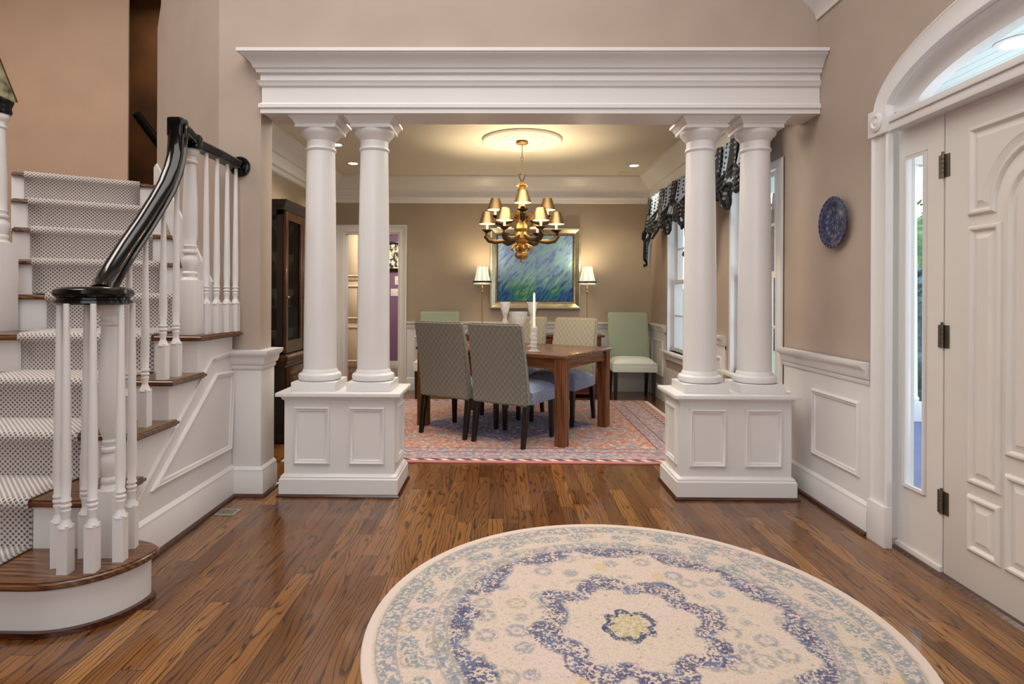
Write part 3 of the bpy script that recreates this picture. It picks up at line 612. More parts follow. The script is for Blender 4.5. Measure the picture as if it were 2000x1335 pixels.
# bullnose first step
NO=.295; bx,by=-1.68,2.345
p1=[(XL,by-NO)]+arc(bx,by,NO,NO,-90,0,14)+arc(bx,by,NO,.115,0,75,6)[1:]+[(SX,by+.11),(XL,by+.11)]
tread(1,p1)
ri=.265; p1r=[(XL,by-ri)]+arc(bx,by,ri,ri,-90,0,18)+arc(bx,by,ri,.09,0,75,6)[1:]+[(SX-.02,by+.08),(XL,by+.08)]
m=MB(); m.prism(p1r,XY,.0,.172); m.build('riser','white',st)
ro=.285; p1s=[(XL,by-ro)]+arc(bx,by,ro,ro,-90,0,18)+arc(bx,by,ro,.10,0,60,6)[1:]+[(SX-.02,by),(XL,by)]
m=MB(); m.prism(p1s,XY,0,.02,.006); m.build('shoe_moulding','treadedge',st)
for n in (2,3,4):
    y0=RY[n]-.03; y1=RY[n+1]+.012
    tread(n,[(XL,y0),(SX+.035,y0),(SX+.035,y1+.02),(SX-.01,y1+.02),(SX-.01,y1),(XL,y1)])
tread(5,[(XL,RY[5]-.03),(SX+.035,RY[5]-.03),(SX+.035,3.40),(SX+.045,3.50),(SX+.065,FW-.022),(-1.73,FW-.022),(-1.79,3.63),NR[6],NL[6],(-2.95,3.48)])
for n in (2,3,4,5):
    m=MB(); m.box(XL,RY[n]-.003,rz(n-1)-.001,SX+.0005,RY[n]+.018,rz(n)-.03); m.mould([(XL,RY[n],rz(n)-.03),(SX,RY[n],rz(n)-.03)],(0,0,1),[(0,0),(.014,0),(.004,-.014),(0,-.014)]); m.build('riser','white',st)
for n in range(6,11):
    L,Rr=V(NL[n]),V(NR[n]); d=(Rr-L).normalized(); nn=V((-d.y,d.x)) # away from the climber
    if n<10: L2,R2=V(NL[n+1]),V(NR[n+1]); ex=.04
    else: L2,R2=L+nn*.9,Rr+nn*.9; ex=0
    d2=(R2-L2).normalized(); n2=V((-d2.y,d2.x)); tread(n,[tuple(L),tuple(Rr),tuple(R2+n2*ex),tuple(L2+n2*ex)])
    a,b_=L+nn*.03,Rr+nn*.03; m=MB(); m.prism([tuple(a),tuple(b_),tuple(b_+nn*.018),tuple(a+nn*.018)],XY,rz(n-1)-.001,rz(n)-.03); m.build('riser','white',st)
# landing edge apron / stringer side wall
out=[(2.40,0),(FW-.022,0),(FW-.022,.97),(RY[5],.97),(RY[5],.77),(RY[4],.77),(RY[4],.57),(RY[3],.57),(RY[3],.37),(RY[2]+.05,.37),(2.40,.17)]
m=MB(); m.prism([(2.40,0),(FW-.022,0),(FW-.022,.97),(RY[5],.97),(RY[5],.77),(RY[4],.77),(RY[4],.57),(RY[3],.57),(RY[3],.37),(RY[2],.37),(RY[2],.17),(2.40,.17)],YZ,SX-.06,SX); m.build('side_wall','white',st)
m=MB(); m.prism([(2.08,0),(3.45,0),(3.45,.97),(RY[5],.97),(RY[5],.77),(RY[4],.77),(RY[4],.57),(RY[3],.57),(RY[3],.37),(RY[2],.37),(RY[2],.17),(2.08,.17)],YZ,XL,XL+.03); m.build('inner_side_wall','white',st)
m=MB(); PA=(SX,2.44,0); PB=(SX,FW-.022,0)
m.mould([PA,PB],(0,0,1),[(a,b_*1.15) for a,b_ in BASEP]); m.build('side_baseboard','white',st)
m=MB(); m.mould([PA,PB],(0,0,1),SHOE); m.build('shoe_moulding','treadedge',st)
# sloping skirt edge, upper ledge and the slanted panel moulding
m=MB()
sk=[(2.50,.19),(3.30,.86),(3.56,.885)]
def q(y,z): return (SX,y,z)
m.mould([q(*p) for p in sk],(1,0,0),[(-.004,0),(-.004,.010),(.004,.012),(.010,.006),(.012,0)])
def pxyz(px,py,X=SX+.0):
    Y=-X*1150/(985-px); return (Y,1.22-(py-577)*Y/1150)
tri=[pxyz(289,966),pxyz(449,881),pxyz(454,725),pxyz(418,731)]
m.mould([q(*p) for p in tri][::-1],(1,0,0),[(a,b_) for a,b_ in FR],True)
m.mould([q(3.33,.855),q(3.556,.875)],(1,0,0),[(-.004,0),(-.004,.014),(.012,.010),(.016,0)])
m.build('slanted_panel_moulding','white',st)
# wall skirt board of the upper flight, with block at the landing
m=MB()
def du(p): return (V((p[0],p[1],0))-q0).dot(qd)
for n in range(6,10):
    u0=du(NR[n]); u1=du(NR[n+1])
m.prism([(du(NR[6])-.02,.99),(du(NR[10])+.05,rz(10)-.02),(du(NR[10])+.05,rz(10)+.14),(du(NR[10])-.02,rz(10)+.16),(du(NR[6])-.10,1.30),(du(NR[6])-.10,.99)],QW,-.014,-.001); m.build('wall_skirt_board','white',st)
m=MB(); m.box(-1.72,FW-.05,1.0,-1.625,FW-.002,1.14,.004); m.build('landing_block','white',st)
# ---- runner
rn=MB(); uvl=rn.b.loops.layers.uv.new('UVMap'); secs=[]
CXL,CXR=-2.60,-1.885; cc=.012
def add(l,r,z): secs.append((V((l[0],l[1],z)),V((r[0],r[1],z))))
def sec(L,Rr,z_lo,z_hi):
    L,Rr=V(L),V(Rr); d=(Rr-L).normalized(); nn=V((-d.y,d.x))
    for off,z in ((.018,z_lo),(.016,z_hi-.045),(-.004,z_hi-.034),(-.012,z_hi-.018),(-.009,z_hi-.002),(.004,z_hi+cc)): add(L+nn*off,Rr+nn*off,z)
for n in range(1,6): 
    sec((CXL,RY[n]-.03),(CXR,RY[n]-.03),rz(n-1)+cc if n>1 else .02,rz(n))
for n in range(6,11):
    L,Rr=V(NL[n]),V(NR[n]); 
    t0,t1={6:(.17,.90),7:(.09,.80),8:(.10,.84),9:(.10,.86),10:(.08,.87)}[n]
    sec(L+(Rr-L)*t0,L+(Rr-L)*t1,rz(n-1)+cc,rz(n))
L,Rr=V(NL[10]),V(NR[10]); d=(Rr-L).normalized(); nn=V((-d.y,d.x)); add(L+(Rr-L)*.08+nn*.8,L+(Rr-L)*.87+nn*.8,rz(10)+cc)
vl=[];cum=0;prev=None
K=8
for l,r in secs:
    c_=(l+r)/2
    if prev is not None: cum+=(c_-prev).length
    prev=c_; vl.append(([rn.b.verts.new(l+(r-l)*k/K) for k in range(K+1)],cum,(r-l).length))
for (A,ca,wa),(B_,cb,wb) in zip(vl,vl[1:]):
    for k in range(K):
        f=rn.b.faces.new([A[k],A[k+1],B_[k+1],B_[k]])
        for lp,(u,v) in zip(f.loops,((k/K*wa,ca),((k+1)/K*wa,ca),((k+1)/K*wb,cb),(k/K*wb,cb))): lp[uvl].uv=(u,v)
ro=rn.build('stair_runner','carpet',ang=80); tag(ro,'grey diamond-weave carpet runner going up the stair treads','carpet')
md=ro.modifiers.new('thick','SOLIDIFY'); md.thickness=.011; md.offset=-1 
# ---- railing
def baluster(parent,x,y,z0,z1,rzt=0,name='baluster',bw=.042):
    m=MB(); h=z1-z0; bh=.175
    T=Matrix.Rotation(rzt,3,'Z')
    m.box(-bw/2,-bw/2,0,bw/2,bw/2,bh,.0,T=T)
    m.lathe([(bw*.5,bh),(bw*.62,bh-.008),(bw*.34,bh+.02),(.013,bh+.024),(.016,bh+.045),(.0175,bh+.055),(.0135,bh+.062),(.019,bh+.068),(.019,bh+.074),(.0145,bh+.078),(.0145,bh+.083),(.019,bh+.088),(.018,bh+.094),(.015,bh+.10),(.0185,bh+.17),(.0165,bh+.32),(.0115,h-.12),(.010,h)],seg=14)
    o=m.build(name,'white',parent); o.location=(x,y,z0); return o
def newel(parent,x,y,z0,z1,bw,bh,rs,name='newel_post'):
    m=MB(); h=z1-z0
    m.box(-bw/2,-bw/2,0,bw/2,bw/2,bh,.004); k=bw/.12
    m.lathe([(bw*.46,bh-.004),(bw*.40,bh+.008),(.038*k,bh+.018),(.046*k,bh+.03),(.046*k,bh+.038),(.036*k,bh+.048),(.044*k,bh+.075),(.050*k,bh+.10),(.046*k,bh+.12),(.034*k,bh+.135),(.032*k,bh+.14),(.046*k,bh+.148),(.046*k,bh+.158),(.036*k,bh+.165),(.036*k,bh+.175),(.042*k,bh+.185),(.036*k,bh+.195),(rs*1.12,bh+.25),(rs*1.1,bh+.42),(rs*.86,h-.10),(rs*.86,h-.085),(rs*1.12,h-.078),(rs*1.12,h-.068),(rs*.88,h-.06),(rs*.9,h-.045),(rs*1.3,h-.03),(rs*1.4,h-.018),(rs*1.4,h)],seg=28)
    o=m.build(name,'white',parent); o.location=(x,y,z0); return o
rl=thing('stair_railing','white turned balusters and newels under a black handrail that ends in a volute','railing',(0,0,0))
vx,vy=-1.585,2.26
# volute
m=MB(); m.lathe([(0,1.18),(.120,1.18),(.128,1.186),(.127,1.196),(.119,1.20),(.119,1.205),(.128,1.212),(.133,1.222),(.129,1.236),(.115,1.245),(.09,1.248),(0,1.248)],(vx,vy,0),40,lob=(2,.035)); m.build('volute','black',rl)
HP=[(-.5,-.42),(-.5,-.30),(-.36,-.22),(-.40,-.10),(-.5,.05),(-.5,.22),(-.40,.36),(-.22,.46),(0,.5),(.22,.46),(.40,.36),(.5,.22),(.5,.05),(.40,-.10),(.36,-.22),(.5,-.30),(.5,-.42)]
hr=[(-1.61,2.33,1.225),(-1.645,2.40,1.255),(-1.665,2.48,1.315),(-1.68,2.60,1.425),(-1.685,2.72,1.54),(-1.69,2.84,1.665),(-1.69,2.92,1.76),(-1.69,2.975,1.85),(-1.695,3.015,1.93),(-1.70,3.03,1.99),(-1.70,3.035,2.05),(-1.70,3.04,2.10)]
m=MB(); m.tube(hr,.078,prof=HP,side=(1,0,0))
m.build('handrail','black',rl)
m=MB(); m.box(-1.739,3.0,2.03,-1.661,3.082,2.135,.016); m.tube([(-1.70,3.04,2.095),(-1.705,3.12,2.085),(-1.715,3.22,2.06)],.074,prof=HP); m.lathe([(0,2.015),(.05,2.015),(.055,2.03),(.05,2.045),(.05,2.08),(.04,2.095),(0,2.10)],(-1.715,3.22,0),24)
m.tube([(-1.715,3.22,2.055),(-1.66,3.40,2.03),(-1.622,FW-.03,2.005)],.068,prof=HP)
m.build('landing_handrail','black',rl)
m=MB(); m.lathe([(0,0),(.062,0),(.062,.012),(.055,.02),(.045,.022),(0,.024)],(-1.615,FW-.001,2.0),28,T=Matrix.Rotation(R(90),3,'X')); m.build('rosette','black',rl)
newel(rl,-1.73,3.22,1.0,2.02,.105,.30,.034)
newel(rl,-1.545,2.29,.2,1.18,.07,.26,.034)
for x,y,a in ((-1.603,2.14,0),(-1.668,2.19,.3),(-1.515,2.155,.1),(-1.470,2.245,.1),(-1.625,2.275,.2),(-1.50,2.36,.2)): baluster(rl,x,y,.2,1.185,a,bw=.039)
def railz(y): 
    for (a,b_) in zip(hr,hr[1:]):
        if a[1]<=y<=b_[1]: return a[2]+(b_[2]-a[2])*(y-a[1])/(b_[1]-a[1])-.03
    return 1.2
for n,ys in ((2,(2.375,2.495)),(3,(2.63,2.75)),(4,(2.895,3.01))):
    for y in ys: baluster(rl,-1.687,y,rz(n),railz(y))
for k,y in enumerate((3.30,3.385,3.47,3.545)):
    f=(y-3.22)/(FW-3.22); baluster(rl,-1.695+.08*f-.004,y,1.0,2.03-.05*f)
# inner railing at the left edge
il=thing('inner_newel_post','tall white newel post with black cap at the left edge of the stair','newel post',(-2.965,3.42,1.0))
newel(il,0,0,0,1.27,.13,.52,.036,'post')
m=MB(); m.lathe([(0,1.27),(.055,1.27),(.062,1.285),(.058,1.31),(.066,1.335),(.07,1.348),(.055,1.36),(0,1.365)],seg=28,c=(0,0,0)); m.build('cap','black',il)
ln=thing('glass_lantern','tapering mottled glass lantern with thin dark edges on the tall left newel','lantern',(-3.0,3.42,2.365))
m=MB(); m.taper(0,0,0,.27,.15,.02,d0=.15,d1=.02); m.build('glass_body','lant',ln)
m=MB()
for a,e in ((1,-1),(-1,-1),(1,1),(-1,1)): m.tube([(a*.077,e*.077,0),(a*.011,e*.011,.275)],.0045,6)
m.build('frame','bronzed',ln)
# upper hallway handrail
m=MB(); t=thing('hall_handrail','black handrail descending across the dark hallway above the stair','handrail',(0,0,0))
m.tube([(-3.50,5.56,2.93),(-3.20,5.62,2.50)],.085,prof=HP); m.build('rail','black',t)
m=MB(); m.tube([(-3.42,5.57,2.80),(-3.42,5.70,2.72),(-3.42,6.48,2.72)],.012,8); m.build('bracket','bronzed',t)
# floor register, sockets
m=MB(); m.box(-1.60,3.235,0,-1.49,3.335,.004,.001); o=m.build('floor_register','fabc'); tag(o,'small beige metal register set in the wood floor beside the stair panelling','vent')
m=MB()
for k in range(7): m.box(-1.59+k*.013,3.25,.004,-1.585+k*.013,3.32,.0055)
m.build('louvre','iron',o)
# ================================================================== rugs
RR=.966; m=MB(); m.lathe([(0,0),(RR,0),(RR+.003,.004),(RR,.009),(RR*.98,.011),(0,.011)],seg=96); o=m.build('round_rug',roundrugm(RR)); o.location=(.47,2.17,.0); o.rotation_euler=(0,0,.2)
tag(o,'large round cream and navy medallion rug on the foyer floor','rug')
m=MB(); hx,hy=1.60,1.30; m.box(-hx,-hy,0,hx,hy,.010,.003); o=m.build('persian_rug',persianm(hx,hy)); o.location=(.02,5.58,0)
tag(o,'rectangular red and blue oriental rug under the dining table','rug')
m=MB()
for k in range(330):
    y=-hy+.01+k*(2*hy-.02)/329; s_=random.uniform(-.012,.012)
    for e in (1,-1): m.box(e*hx if e>0 else -hx-.05,y-.0022,.001,(hx+.05) if e>0 else -hx,y+.0022,.005)
f=m.build('fringe','vall',o,smooth=False); f['kind']='stuff'
# ================================================================== dining table
TA=R(-31.7)
t=thing('dining_table','rectangular dark wood dining table with square grooved legs on the oriental rug','table',(.09,5.50,.0),TA)
z0=.010
m=MB(); m.box(-.77,-.495,.718,.77,.495,.745,.006); m.build('tabletop','tablew',t)
m=MB()
for y0,y1 in ((-.46,-.435),(.435,.46)): m.box(-.68,y0,.63,.68,y1,.718)
for sx_ in (-1,1):
    for sy_ in (-1,1):
        m.prism([(0,0),(.07,0),(.055,-.02),(.02,-.03),(.012,-.07),(0,-.08)],lambda u,v,w,sx_=sx_,sy_=sy_:(sx_*w,sy_*(.405-u),.63+v),.715,.738)
        m.prism([(0,0),(.07,0),(.055,-.02),(.02,-.03),(.012,-.07),(0,-.08)],lambda u,v,w,sx_=sx_,sy_=sy_:(sx_*(.665-u),sy_*w,.63+v),.436,.458)
m.build('apron','tablew',t)
for x0,x1 in ((-.74,-.715),(.715,.74)):
    m=MB(); m.box(x0,-.42,.63,x1,.42,.718); m.build('apron','tablewy',t)
def groovedleg(cx,cy):
    m=MB(); h=.043; P=[]
    for k in range(4):
        c_,s_=[(1,0),(0,1),(-1,0),(0,-1)][k]
        for u,d in ((-h,h),(-h+.012,h),(-h+.016,h-.006),(-h+.026,h-.006),(-h+.030,h),(h-.030,h),(h-.026,h-.006),(h-.016,h-.006),(h-.012,h)):
            P.append((cx+c_*d-s_*u,cy+s_*d+c_*u))
    m.prism(P,XY,z0,.718); m.build('leg','legw',t)
for a in (-1,1):
    for e in (-1,1): groovedleg(a*.715,e*.44)
# ================================================================== chairs
def chair(name,label,cat,group,fab,seat,loc,rot,w=.46,backh=1.0,z0=.010,side=False):
    t=thing(name,label,cat,(loc[0],loc[1],z0),rot,group)
    h=backh-z0; D=.50
    m=MB() # leaning slab back: local -y is behind
    n=9; prof=[]
    def cy(z): return -.205-.115*max(0,(z-.35)/(h-.35))**1.35
    zs=[.33+(h-.33)*k/n for k in range(n+1)]
    rows=[]
    for k,z in enumerate(zs):
        th=.075-.02*k/n; ww=w/2+(.006 if side else 0)-(.012*(k/n)); c_=cy(z)
        rows.append([m.b.verts.new((x,y,z)) for x,y in ((-ww,c_-th/2),(0,c_-th/2-.008),(ww,c_-th/2),(ww,c_+th/2),(0,c_+th/2+.01),(-ww,c_+th/2))])
    for A,B_ in zip(rows,rows[1:]):
        for i in range(6): m.face([A[i],A[(i+1)%6],B_[(i+1)%6],B_[i]])
    m.face(rows[0][::-1]); m.face(rows[-1]); m.b.normal_update()
    es=[e for e in m.b.edges if len(e.link_faces)==2 and e.calc_face_angle(0)>R(50)]
    bmesh.ops.bevel(m.b,geom=es,offset=.014,segments=3,affect='EDGES'); m.build('backrest',fab,t)
    m=MB(); m.box(-w/2-.01,-.17,.335,w/2+.01,.27,.44,.012); m.build('seat_base',seat,t)
    m=MB(); N=10; g=[]
    for j in range(N+1):
        r_=[]
        for i in range(N+1):
            u=i/N*2-1;v=j/N*2-1; dome=(1-abs(u)**4)*(1-abs(v)**4); r_.append(m.b.verts.new((u*(w/2+.012)*(1-.03*(1-dome)),.05+v*.225,.435+.06*dome**.5)))
        g.append(r_)
    for j in range(N):
        for i in range(N): m.face([g[j][i],g[j][i+1],g[j+1][i+1],g[j+1][i]])
    rim=[g[0][i] for i in range(N+1)]+[g[j][N] for j in range(1,N+1)]+[g[N][i] for i in range(N-1,-1,-1)]+[g[j][0] for j in range(N-1,0,-1)]
    lo=[m.b.verts.new((v_.co.x,v_.co.y,.43)) for v_ in rim]
    for i in range(len(rim)): m.face([rim[i],lo[i],lo[(i+1)%len(rim)],rim[(i+1)%len(rim)]])
    m.build('seat_cushion',seat,t,ang=60)
    lw=.046
    for a in (-1,1):
        m=MB(); m.taper(a*(w/2-.03),.235,.345,0,lw*1.0,lw*.72,c1=(a*(w/2-.03),.24),bev=.003); m.build('leg','leg',t)
        m=MB(); m.taper(a*(w/2-.028),-.20,.345,0,lw*1.05,lw*.72,c1=(a*(w/2-.028),-.255),bev=.003); m.build('leg','leg',t)
    return t
u_=V((.851,-.525)); v_=V((.525,.851))
G='scale-patterned chairs around the dining table'
chair('dining_chair','taupe scale-patterned dining chair with its back to the foyer, nearer the table corner','chair',G,'fabn','seatb',(.085,4.99),TA,.53)
chair('dining_chair','taupe scale-patterned dining chair with its back to the foyer, nearer the left columns','chair',G,'fabn','seatb',(-.395,5.285),TA,.53)
chair('dining_chair','light patterned dining chair on the far side of the table, nearest the right columns','chair',G,'fabc','seatb',(.575,5.77),TA+PI,.49)
chair('dining_chair','light patterned dining chair on the far side of the table, behind the crystal candlestick','chair',G,'fabc','seatb',(.085,6.06),TA+PI,.49)
G='sage green side chairs against the back wall'
chair('side_chair','sage green upholstered side chair against the wall right of the sideboard','chair',G,'fabg','seatg',(1.54,7.14),PI-.05,.50,1.02,0,True)
chair('side_chair','sage green side chair against the wall beside the doorway, mostly hidden behind the dining chair','chair',G,'fabg','seatg',(-.81,7.14),PI+.02,.50,1.02,0,True)
# ================================================================== sideboard with lamps, painting
t=thing('sideboard','dark red mahogany sideboard under the painting, behind the table','sideboard',(.36,7.28,0))
m=MB(); m.box(-.80,-.24,.05,.80,.24,.73); m.build('carcase','redw',t)
m=MB(); m.box(-.84,-.27,.73,.84,.27,.755,.006); m.build('top','redw',t)
for k in range(4):
    x0=-.77+k*.39; m=MB(); m.box(x0,-.255,.10,x0+.37,-.24,.54,.004); panel(m,XZ,(0,-1,0),x0+.04,.14,x0+.33,.50,-.255); d=m.build('door','redw',t); m=MB(); m.sphere((x0+(.33 if k%2==0 else .04),-.268,.34),.012,10); m.build('knob','brass',d)
    m=MB(); m.box(x0,-.255,.56,x0+.37,-.24,.71,.004); d=m.build('drawer','redw',t); m=MB(); m.sphere((x0+.185,-.268,.635),.012,10); m.build('knob','brass',d)
for a in (-1,1):
    for e in (-1,1): m=MB(); m.taper(a*.76,e*.2,.05,0,.06,.045,bev=.003); m.build('foot','redw',t)
def buffet(x,label):
    t=thing('buffet_lamp',label,'lamp',(x,7.33,.755),0,'pair of buffet lamps beside the painting')
    m=MB(); m.lathe([(0,0),(.06,0),(.062,.01),(.05,.02),(.02,.035),(.012,.05),(.010,.06),(0,.06)],seg=24); m.build('base','brass',t)
    m=MB(); m.lathe([(.006,.05),(.006,.50),(.012,.505),(.018,.515),(.010,.53),(.008,.55),(.016,.56),(.008,.58),(.006,.64)],seg=14); m.build('pole','brass',t)
    m=MB(); m.lathe([(.062,.83),(.066,.80),(.08,.72),(.098,.655)],seg=32,lob=(8,.02),cap=False); o=m.build('lamp_shade','lamp',t); m_=o.modifiers.new('s','SOLIDIFY'); m_.thickness=.002
    m=MB(); m.lathe([(.103,.650),(.114,.645),(.118,.628),(.108,.628),(.103,.650)],seg=32,cap=False); m.build('shade_band','valb',t)
    m=MB(); m.lathe([(.102,.628),(.112,.626),(.110,.612),(.102,.612),(.102,.628)],seg=32,cap=False); m.build('shade_fringe','vall',t)
    m=MB(); m.sphere((0,0,.71),.022,12,(1,1,1.3)); m.build('bulb','bulb',t)
    light('POINT','buffet_lamp_light',(x,7.33,.755+.82),11,(1,.80,.50),.04)
buffet(-.275,'slim brass buffet lamp with pleated pale shade, left of the painting'); buffet(1.03,'slim brass buffet lamp with pleated pale shade, right of the painting')
t=thing('framed_painting','blue abstract flower painting in a silver gilt frame over the sideboard','painting',(.395,BW-.035,1.575))
m=MB(); P=[(-.487,0,-.425),(.487,0,-.425),(.487,0,.425),(-.487,0,.425)]
m.mould(P,(0,-1,0),[(0,-.01),(0,.012),(.014,.018),(.024,.010),(.04,.018),(.07,.036),(.088,.034),(.094,.02),(.094,-.03),(0,-.03)],True)
m.build('frame','silver',t)
m=MB(); m.mould(P,(0,-1,0),[(-.006,.003),(-.003,.015),(.010,.018),(.012,.003)],True); 
m.build('inner_moulding','bronzed',t)
m=MB(); m.box(-.487,-.003,-.425,.487,.012,.425); m.build('canvas',paintingm(),t)
# ================================================================== table ware
tw=lambda u,v:(.09+u*.851+v*.525,5.50-u*.525+v*.851)
def crystal(name,label,cat,prof,xy,z,grp=None,lob=None,seg=20):
    m=MB(); m.lathe(prof,seg=seg,lob=lob); o=m.build(name,'crystal'); o.location=(*xy,z); tag(o,label,cat,grp); return o
TZ=.745
cs=crystal('crystal_candlestick','cut crystal candlestick holding a white taper at the near edge of the table','candlestick',[(0,0),(.062,0),(.064,.006),(.045,.012),(.03,.022),(.022,.03),(.030,.045),(.022,.06),(.030,.078),(.022,.094),(.030,.112),(.022,.13),(.029,.148),(.022,.166),(.028,.184),(.030,.205),(.022,.22),(.012,.22),(.012,.20),(0,.20)],(.255,5.03),TZ,seg=8)
m=MB(); m.lathe([(.0115,0),(.0115,.02),(.009,.29),(.003,.30),(0,.305)],seg=14); o=m.build('taper_candle','candle'); o.location=(.255,5.03,TZ+.202); tag(o,'tall white taper candle standing in the crystal candlestick','candle')
m=MB(); m.tube([(0,0,.30),(.001,0,.314)],.0012,6); m.build('wick','black',o)
TP=[(0,0),(.055,0),(.057,.008),(.025,.02),(.013,.05),(.018,.08),(.028,.10),(.018,.12),(.013,.16),(.020,.20),(.030,.225),(.020,.25),(.016,.27),(.022,.30),(.040,.35),(.052,.42),(.048,.42),(.036,.352),(.016,.31),(0,.305)]
crystal('crystal_trumpet_vase','clear crystal trumpet holder left of the scalloped bowl on the table','vase',TP,(.008,5.56),TZ,'pair of crystal trumpet holders')
crystal('crystal_trumpet_vase','clear crystal trumpet holder right of the scalloped bowl on the table','vase',TP,(.262,5.49),TZ,'pair of crystal trumpet holders')
crystal('crystal_bowl','footed crystal bowl with scalloped rim between two trumpet holders','bowl',[(0,0),(.06,0),(.062,.008),(.02,.03),(.015,.07),(.03,.11),(.018,.14),(.03,.17),(.06,.21),(.075,.26),(.088,.325),(.084,.325),(.068,.25),(.03,.19),(0,.185)],(.135,5.60),TZ,None,(8,.03),40)
# ================================================================== chandelier and ceiling pieces
CX,CY=.166,5.72
m=MB(); m.lathe([(0,0),(.385,0),(.388,-.012),(.375,-.028),(.365,-.026),(.355,-.018),(.30,-.016),(.29,-.024),(.27,-.024),(.26,-.014),(.17,-.014),(.16,-.026),(.12,-.028),(.10,-.018),(.0,-.018)],seg=64)
for k in range(72): a=2*PI*k/72; m.sphere((.377*math.cos(a),.377*math.sin(a),-.016),.009,6)
for k in range(36): a=2*PI*k/36; m.sphere((.225*math.cos(a),.225*math.sin(a),-.016),.02,6,(1,1,.4))
o=m.build('ceiling_medallion','ceil'); o.location=(CX,CY,CH-.001); tag(o,'round moulded plaster medallion on the dining room ceiling','ceiling medallion')
ch=thing('chandelier','nine-light bronze and gold chandelier with small metal shades over the table','chandelier',(CX,CY,0))
m=MB(); m.lathe([(0,2.712),(.05,2.712),(.062,2.706),(.055,2.694),(.02,2.686),(0,2.686)],seg=28); m.build('canopy','gold',ch)
m=MB(); m.tube([(0,0,2.69),(0,0,2.60)],.005,8)
k=0; z=2.60
while z>2.40:
    P=[(.011*math.cos(a)*(1 if k%2 else .15),.011*math.cos(a)*(.15 if k%2 else 1),z-.018+.022*math.sin(a)) for a in [2*PI*i/12 for i in range(12)]]; P.append(P[0])
    m.tube(P,.0032,6); z-=.034; k+=1
m.build('chain','bronze',ch)
m=MB()
for a in (-1,1): m.tube([(0,0,2.325),(a*.012,0,2.345),(a*.024,0,2.375),(a*.03,0,2.395),(a*.018,0,2.40),(0,0,2.392)],.006,8)
m.build('hook','bronzed',ch)
m=MB(); m.lathe([(0,2.33),(.012,2.325),(.02,2.31),(.055,2.30),(.058,2.288),(.03,2.275),(.026,2.262),(.045,2.25),(.04,2.235),(.018,2.21),(.016,2.16),(.03,2.13),(.045,2.08),(.05,2.04),(.04,2.0),(.028,1.97),(.04,1.94),(.066,1.90),(.07,1.87),(.05,1.84),(.06,1.81),(.075,1.78),(.06,1.75),(.04,1.725),(.045,1.70),(.058,1.685),(.03,1.66),(.04,1.65),(.06,1.63),(.062,1.61),(.045,1.585),(.015,1.575),(.012,1.56),(.006,1.545),(0,1.54)],seg=32,lob=(8,.07)); m.build('body','gold',ch)
m=MB()
for k in range(9):
    a=2*PI*k/9; c_,s_=math.cos(a),math.sin(a)
    for (r0,z0_,sg) in ((.06,1.95,1),(.05,1.72,-1)): m.tube([(r0*c_,r0*s_,z0_),((r0+.04)*c_,(r0+.04)*s_,z0_+.02*sg),((r0+.055)*c_,(r0+.055)*s_,z0_+.05*sg),((r0+.035)*c_,(r0+.035)*s_,z0_+.062*sg),((r0+.03)*c_,(r0+.03)*s_,z0_+.045*sg)],[.012,.012,.009,.008,.006],7)
m.build('leaf_scrolls','gold',ch)
def arm(ang,Rr,zr,zc):
    c_,s_=math.cos(ang),math.sin(ang); f=lambda r,z:(r*c_,r*s_,z)
    m=MB(); m.tube([f(.05,zr),f(.12,zr-.035),f(.20,zr-.05),f(Rr-.08,zr-.055),f(Rr-.02,zr-.04),f(Rr+.01,zr+.0),f(Rr+.012,zr+.04),f(Rr,zc-.01)],[.016,.017,.02,.024,.028,.027,.024,.022],10); ao=m.build('arm','bronzed',ch)
    m=MB(); m.lathe([(0,-.02),(.02,-.02),(.03,-.012),(.05,.0),(.052,.005),(.02,.006),(0,.006)],f(Rr,zc),20); m.build('drip_cup','bronzed',ao)
    m=MB(); m.lathe([(0,.005),(.013,.005),(.013,.075),(0,.075)],f(Rr,zc),14); m.build('candle_sleeve','candle',ao)
    m=MB(); m.lathe([(0,.075),(.009,.078),(.014,.092),(.010,.11),(0,.125)],f(Rr,zc),12); m.build('bulb','bulb',ao)
    m=MB(); m.lathe([(.080,.062),(.078,.062),(.040,.178),(.0425,.178),(.0815,.062)],f(Rr,zc),28,cap=False); m.build('lamp_shade','bronze',ao)
    m=MB(); m.lathe([(.0775,.063),(.0395,.177)],f(Rr,zc),28,cap=False); m.build('shade_lining','shadei',ao)
    light('POINT','chandelier_bulb_light',(CX+Rr*c_,CY+Rr*s_,zc+.14),8.,(1,.78,.48),.012)
for a in (-120,-60,0,60,120,180): arm(R(a),.335,1.80,1.855)
for a in (-90,30,150): arm(R(a),.30,1.99,2.015)
def can(x,y,label):
    m=MB(); m.lathe([(.052,0),(.075,0),(.078,-.005),(.07,-.008),(.052,-.004),(.052,0)],(x,y,CH),28,cap=False); o=m.build('recessed_light','white'); tag(o,label,'light','recessed lights in the dining ceiling')
    m=MB(); m.lathe([(0,-.003),(.052,-.003)],(x,y,CH),20,cap=False); m.build('lamp_face','can',o)
    light('SPOT','recessed_spot',(x,y,CH-.03),32,(1,.88,.66),.04,spot_size=R(110),spot_blend=.6)
can(-1.75,6.77,'small round recessed ceiling light between the two left columns'); can(1.50,6.85,'small round recessed ceiling light near the right crown corner'); can(-1.70,5.93,'small round recessed ceiling light partly hidden beside the leftmost column')
m=MB(); m.lathe([(0,0),(.09,0),(.095,-.004),(.09,-.006),(0,-.006)],(1.49,7.28,CH),32); tag(m.build('ceiling_speaker','ceil'),'flat round speaker grille in the dining ceiling beside the recessed light','speaker')
light('SPOT','cabinet_spot',(-1.9,5.3,CH-.05),22,(1,.84,.6),.05,spot_size=R(120),spot_blend=.5)
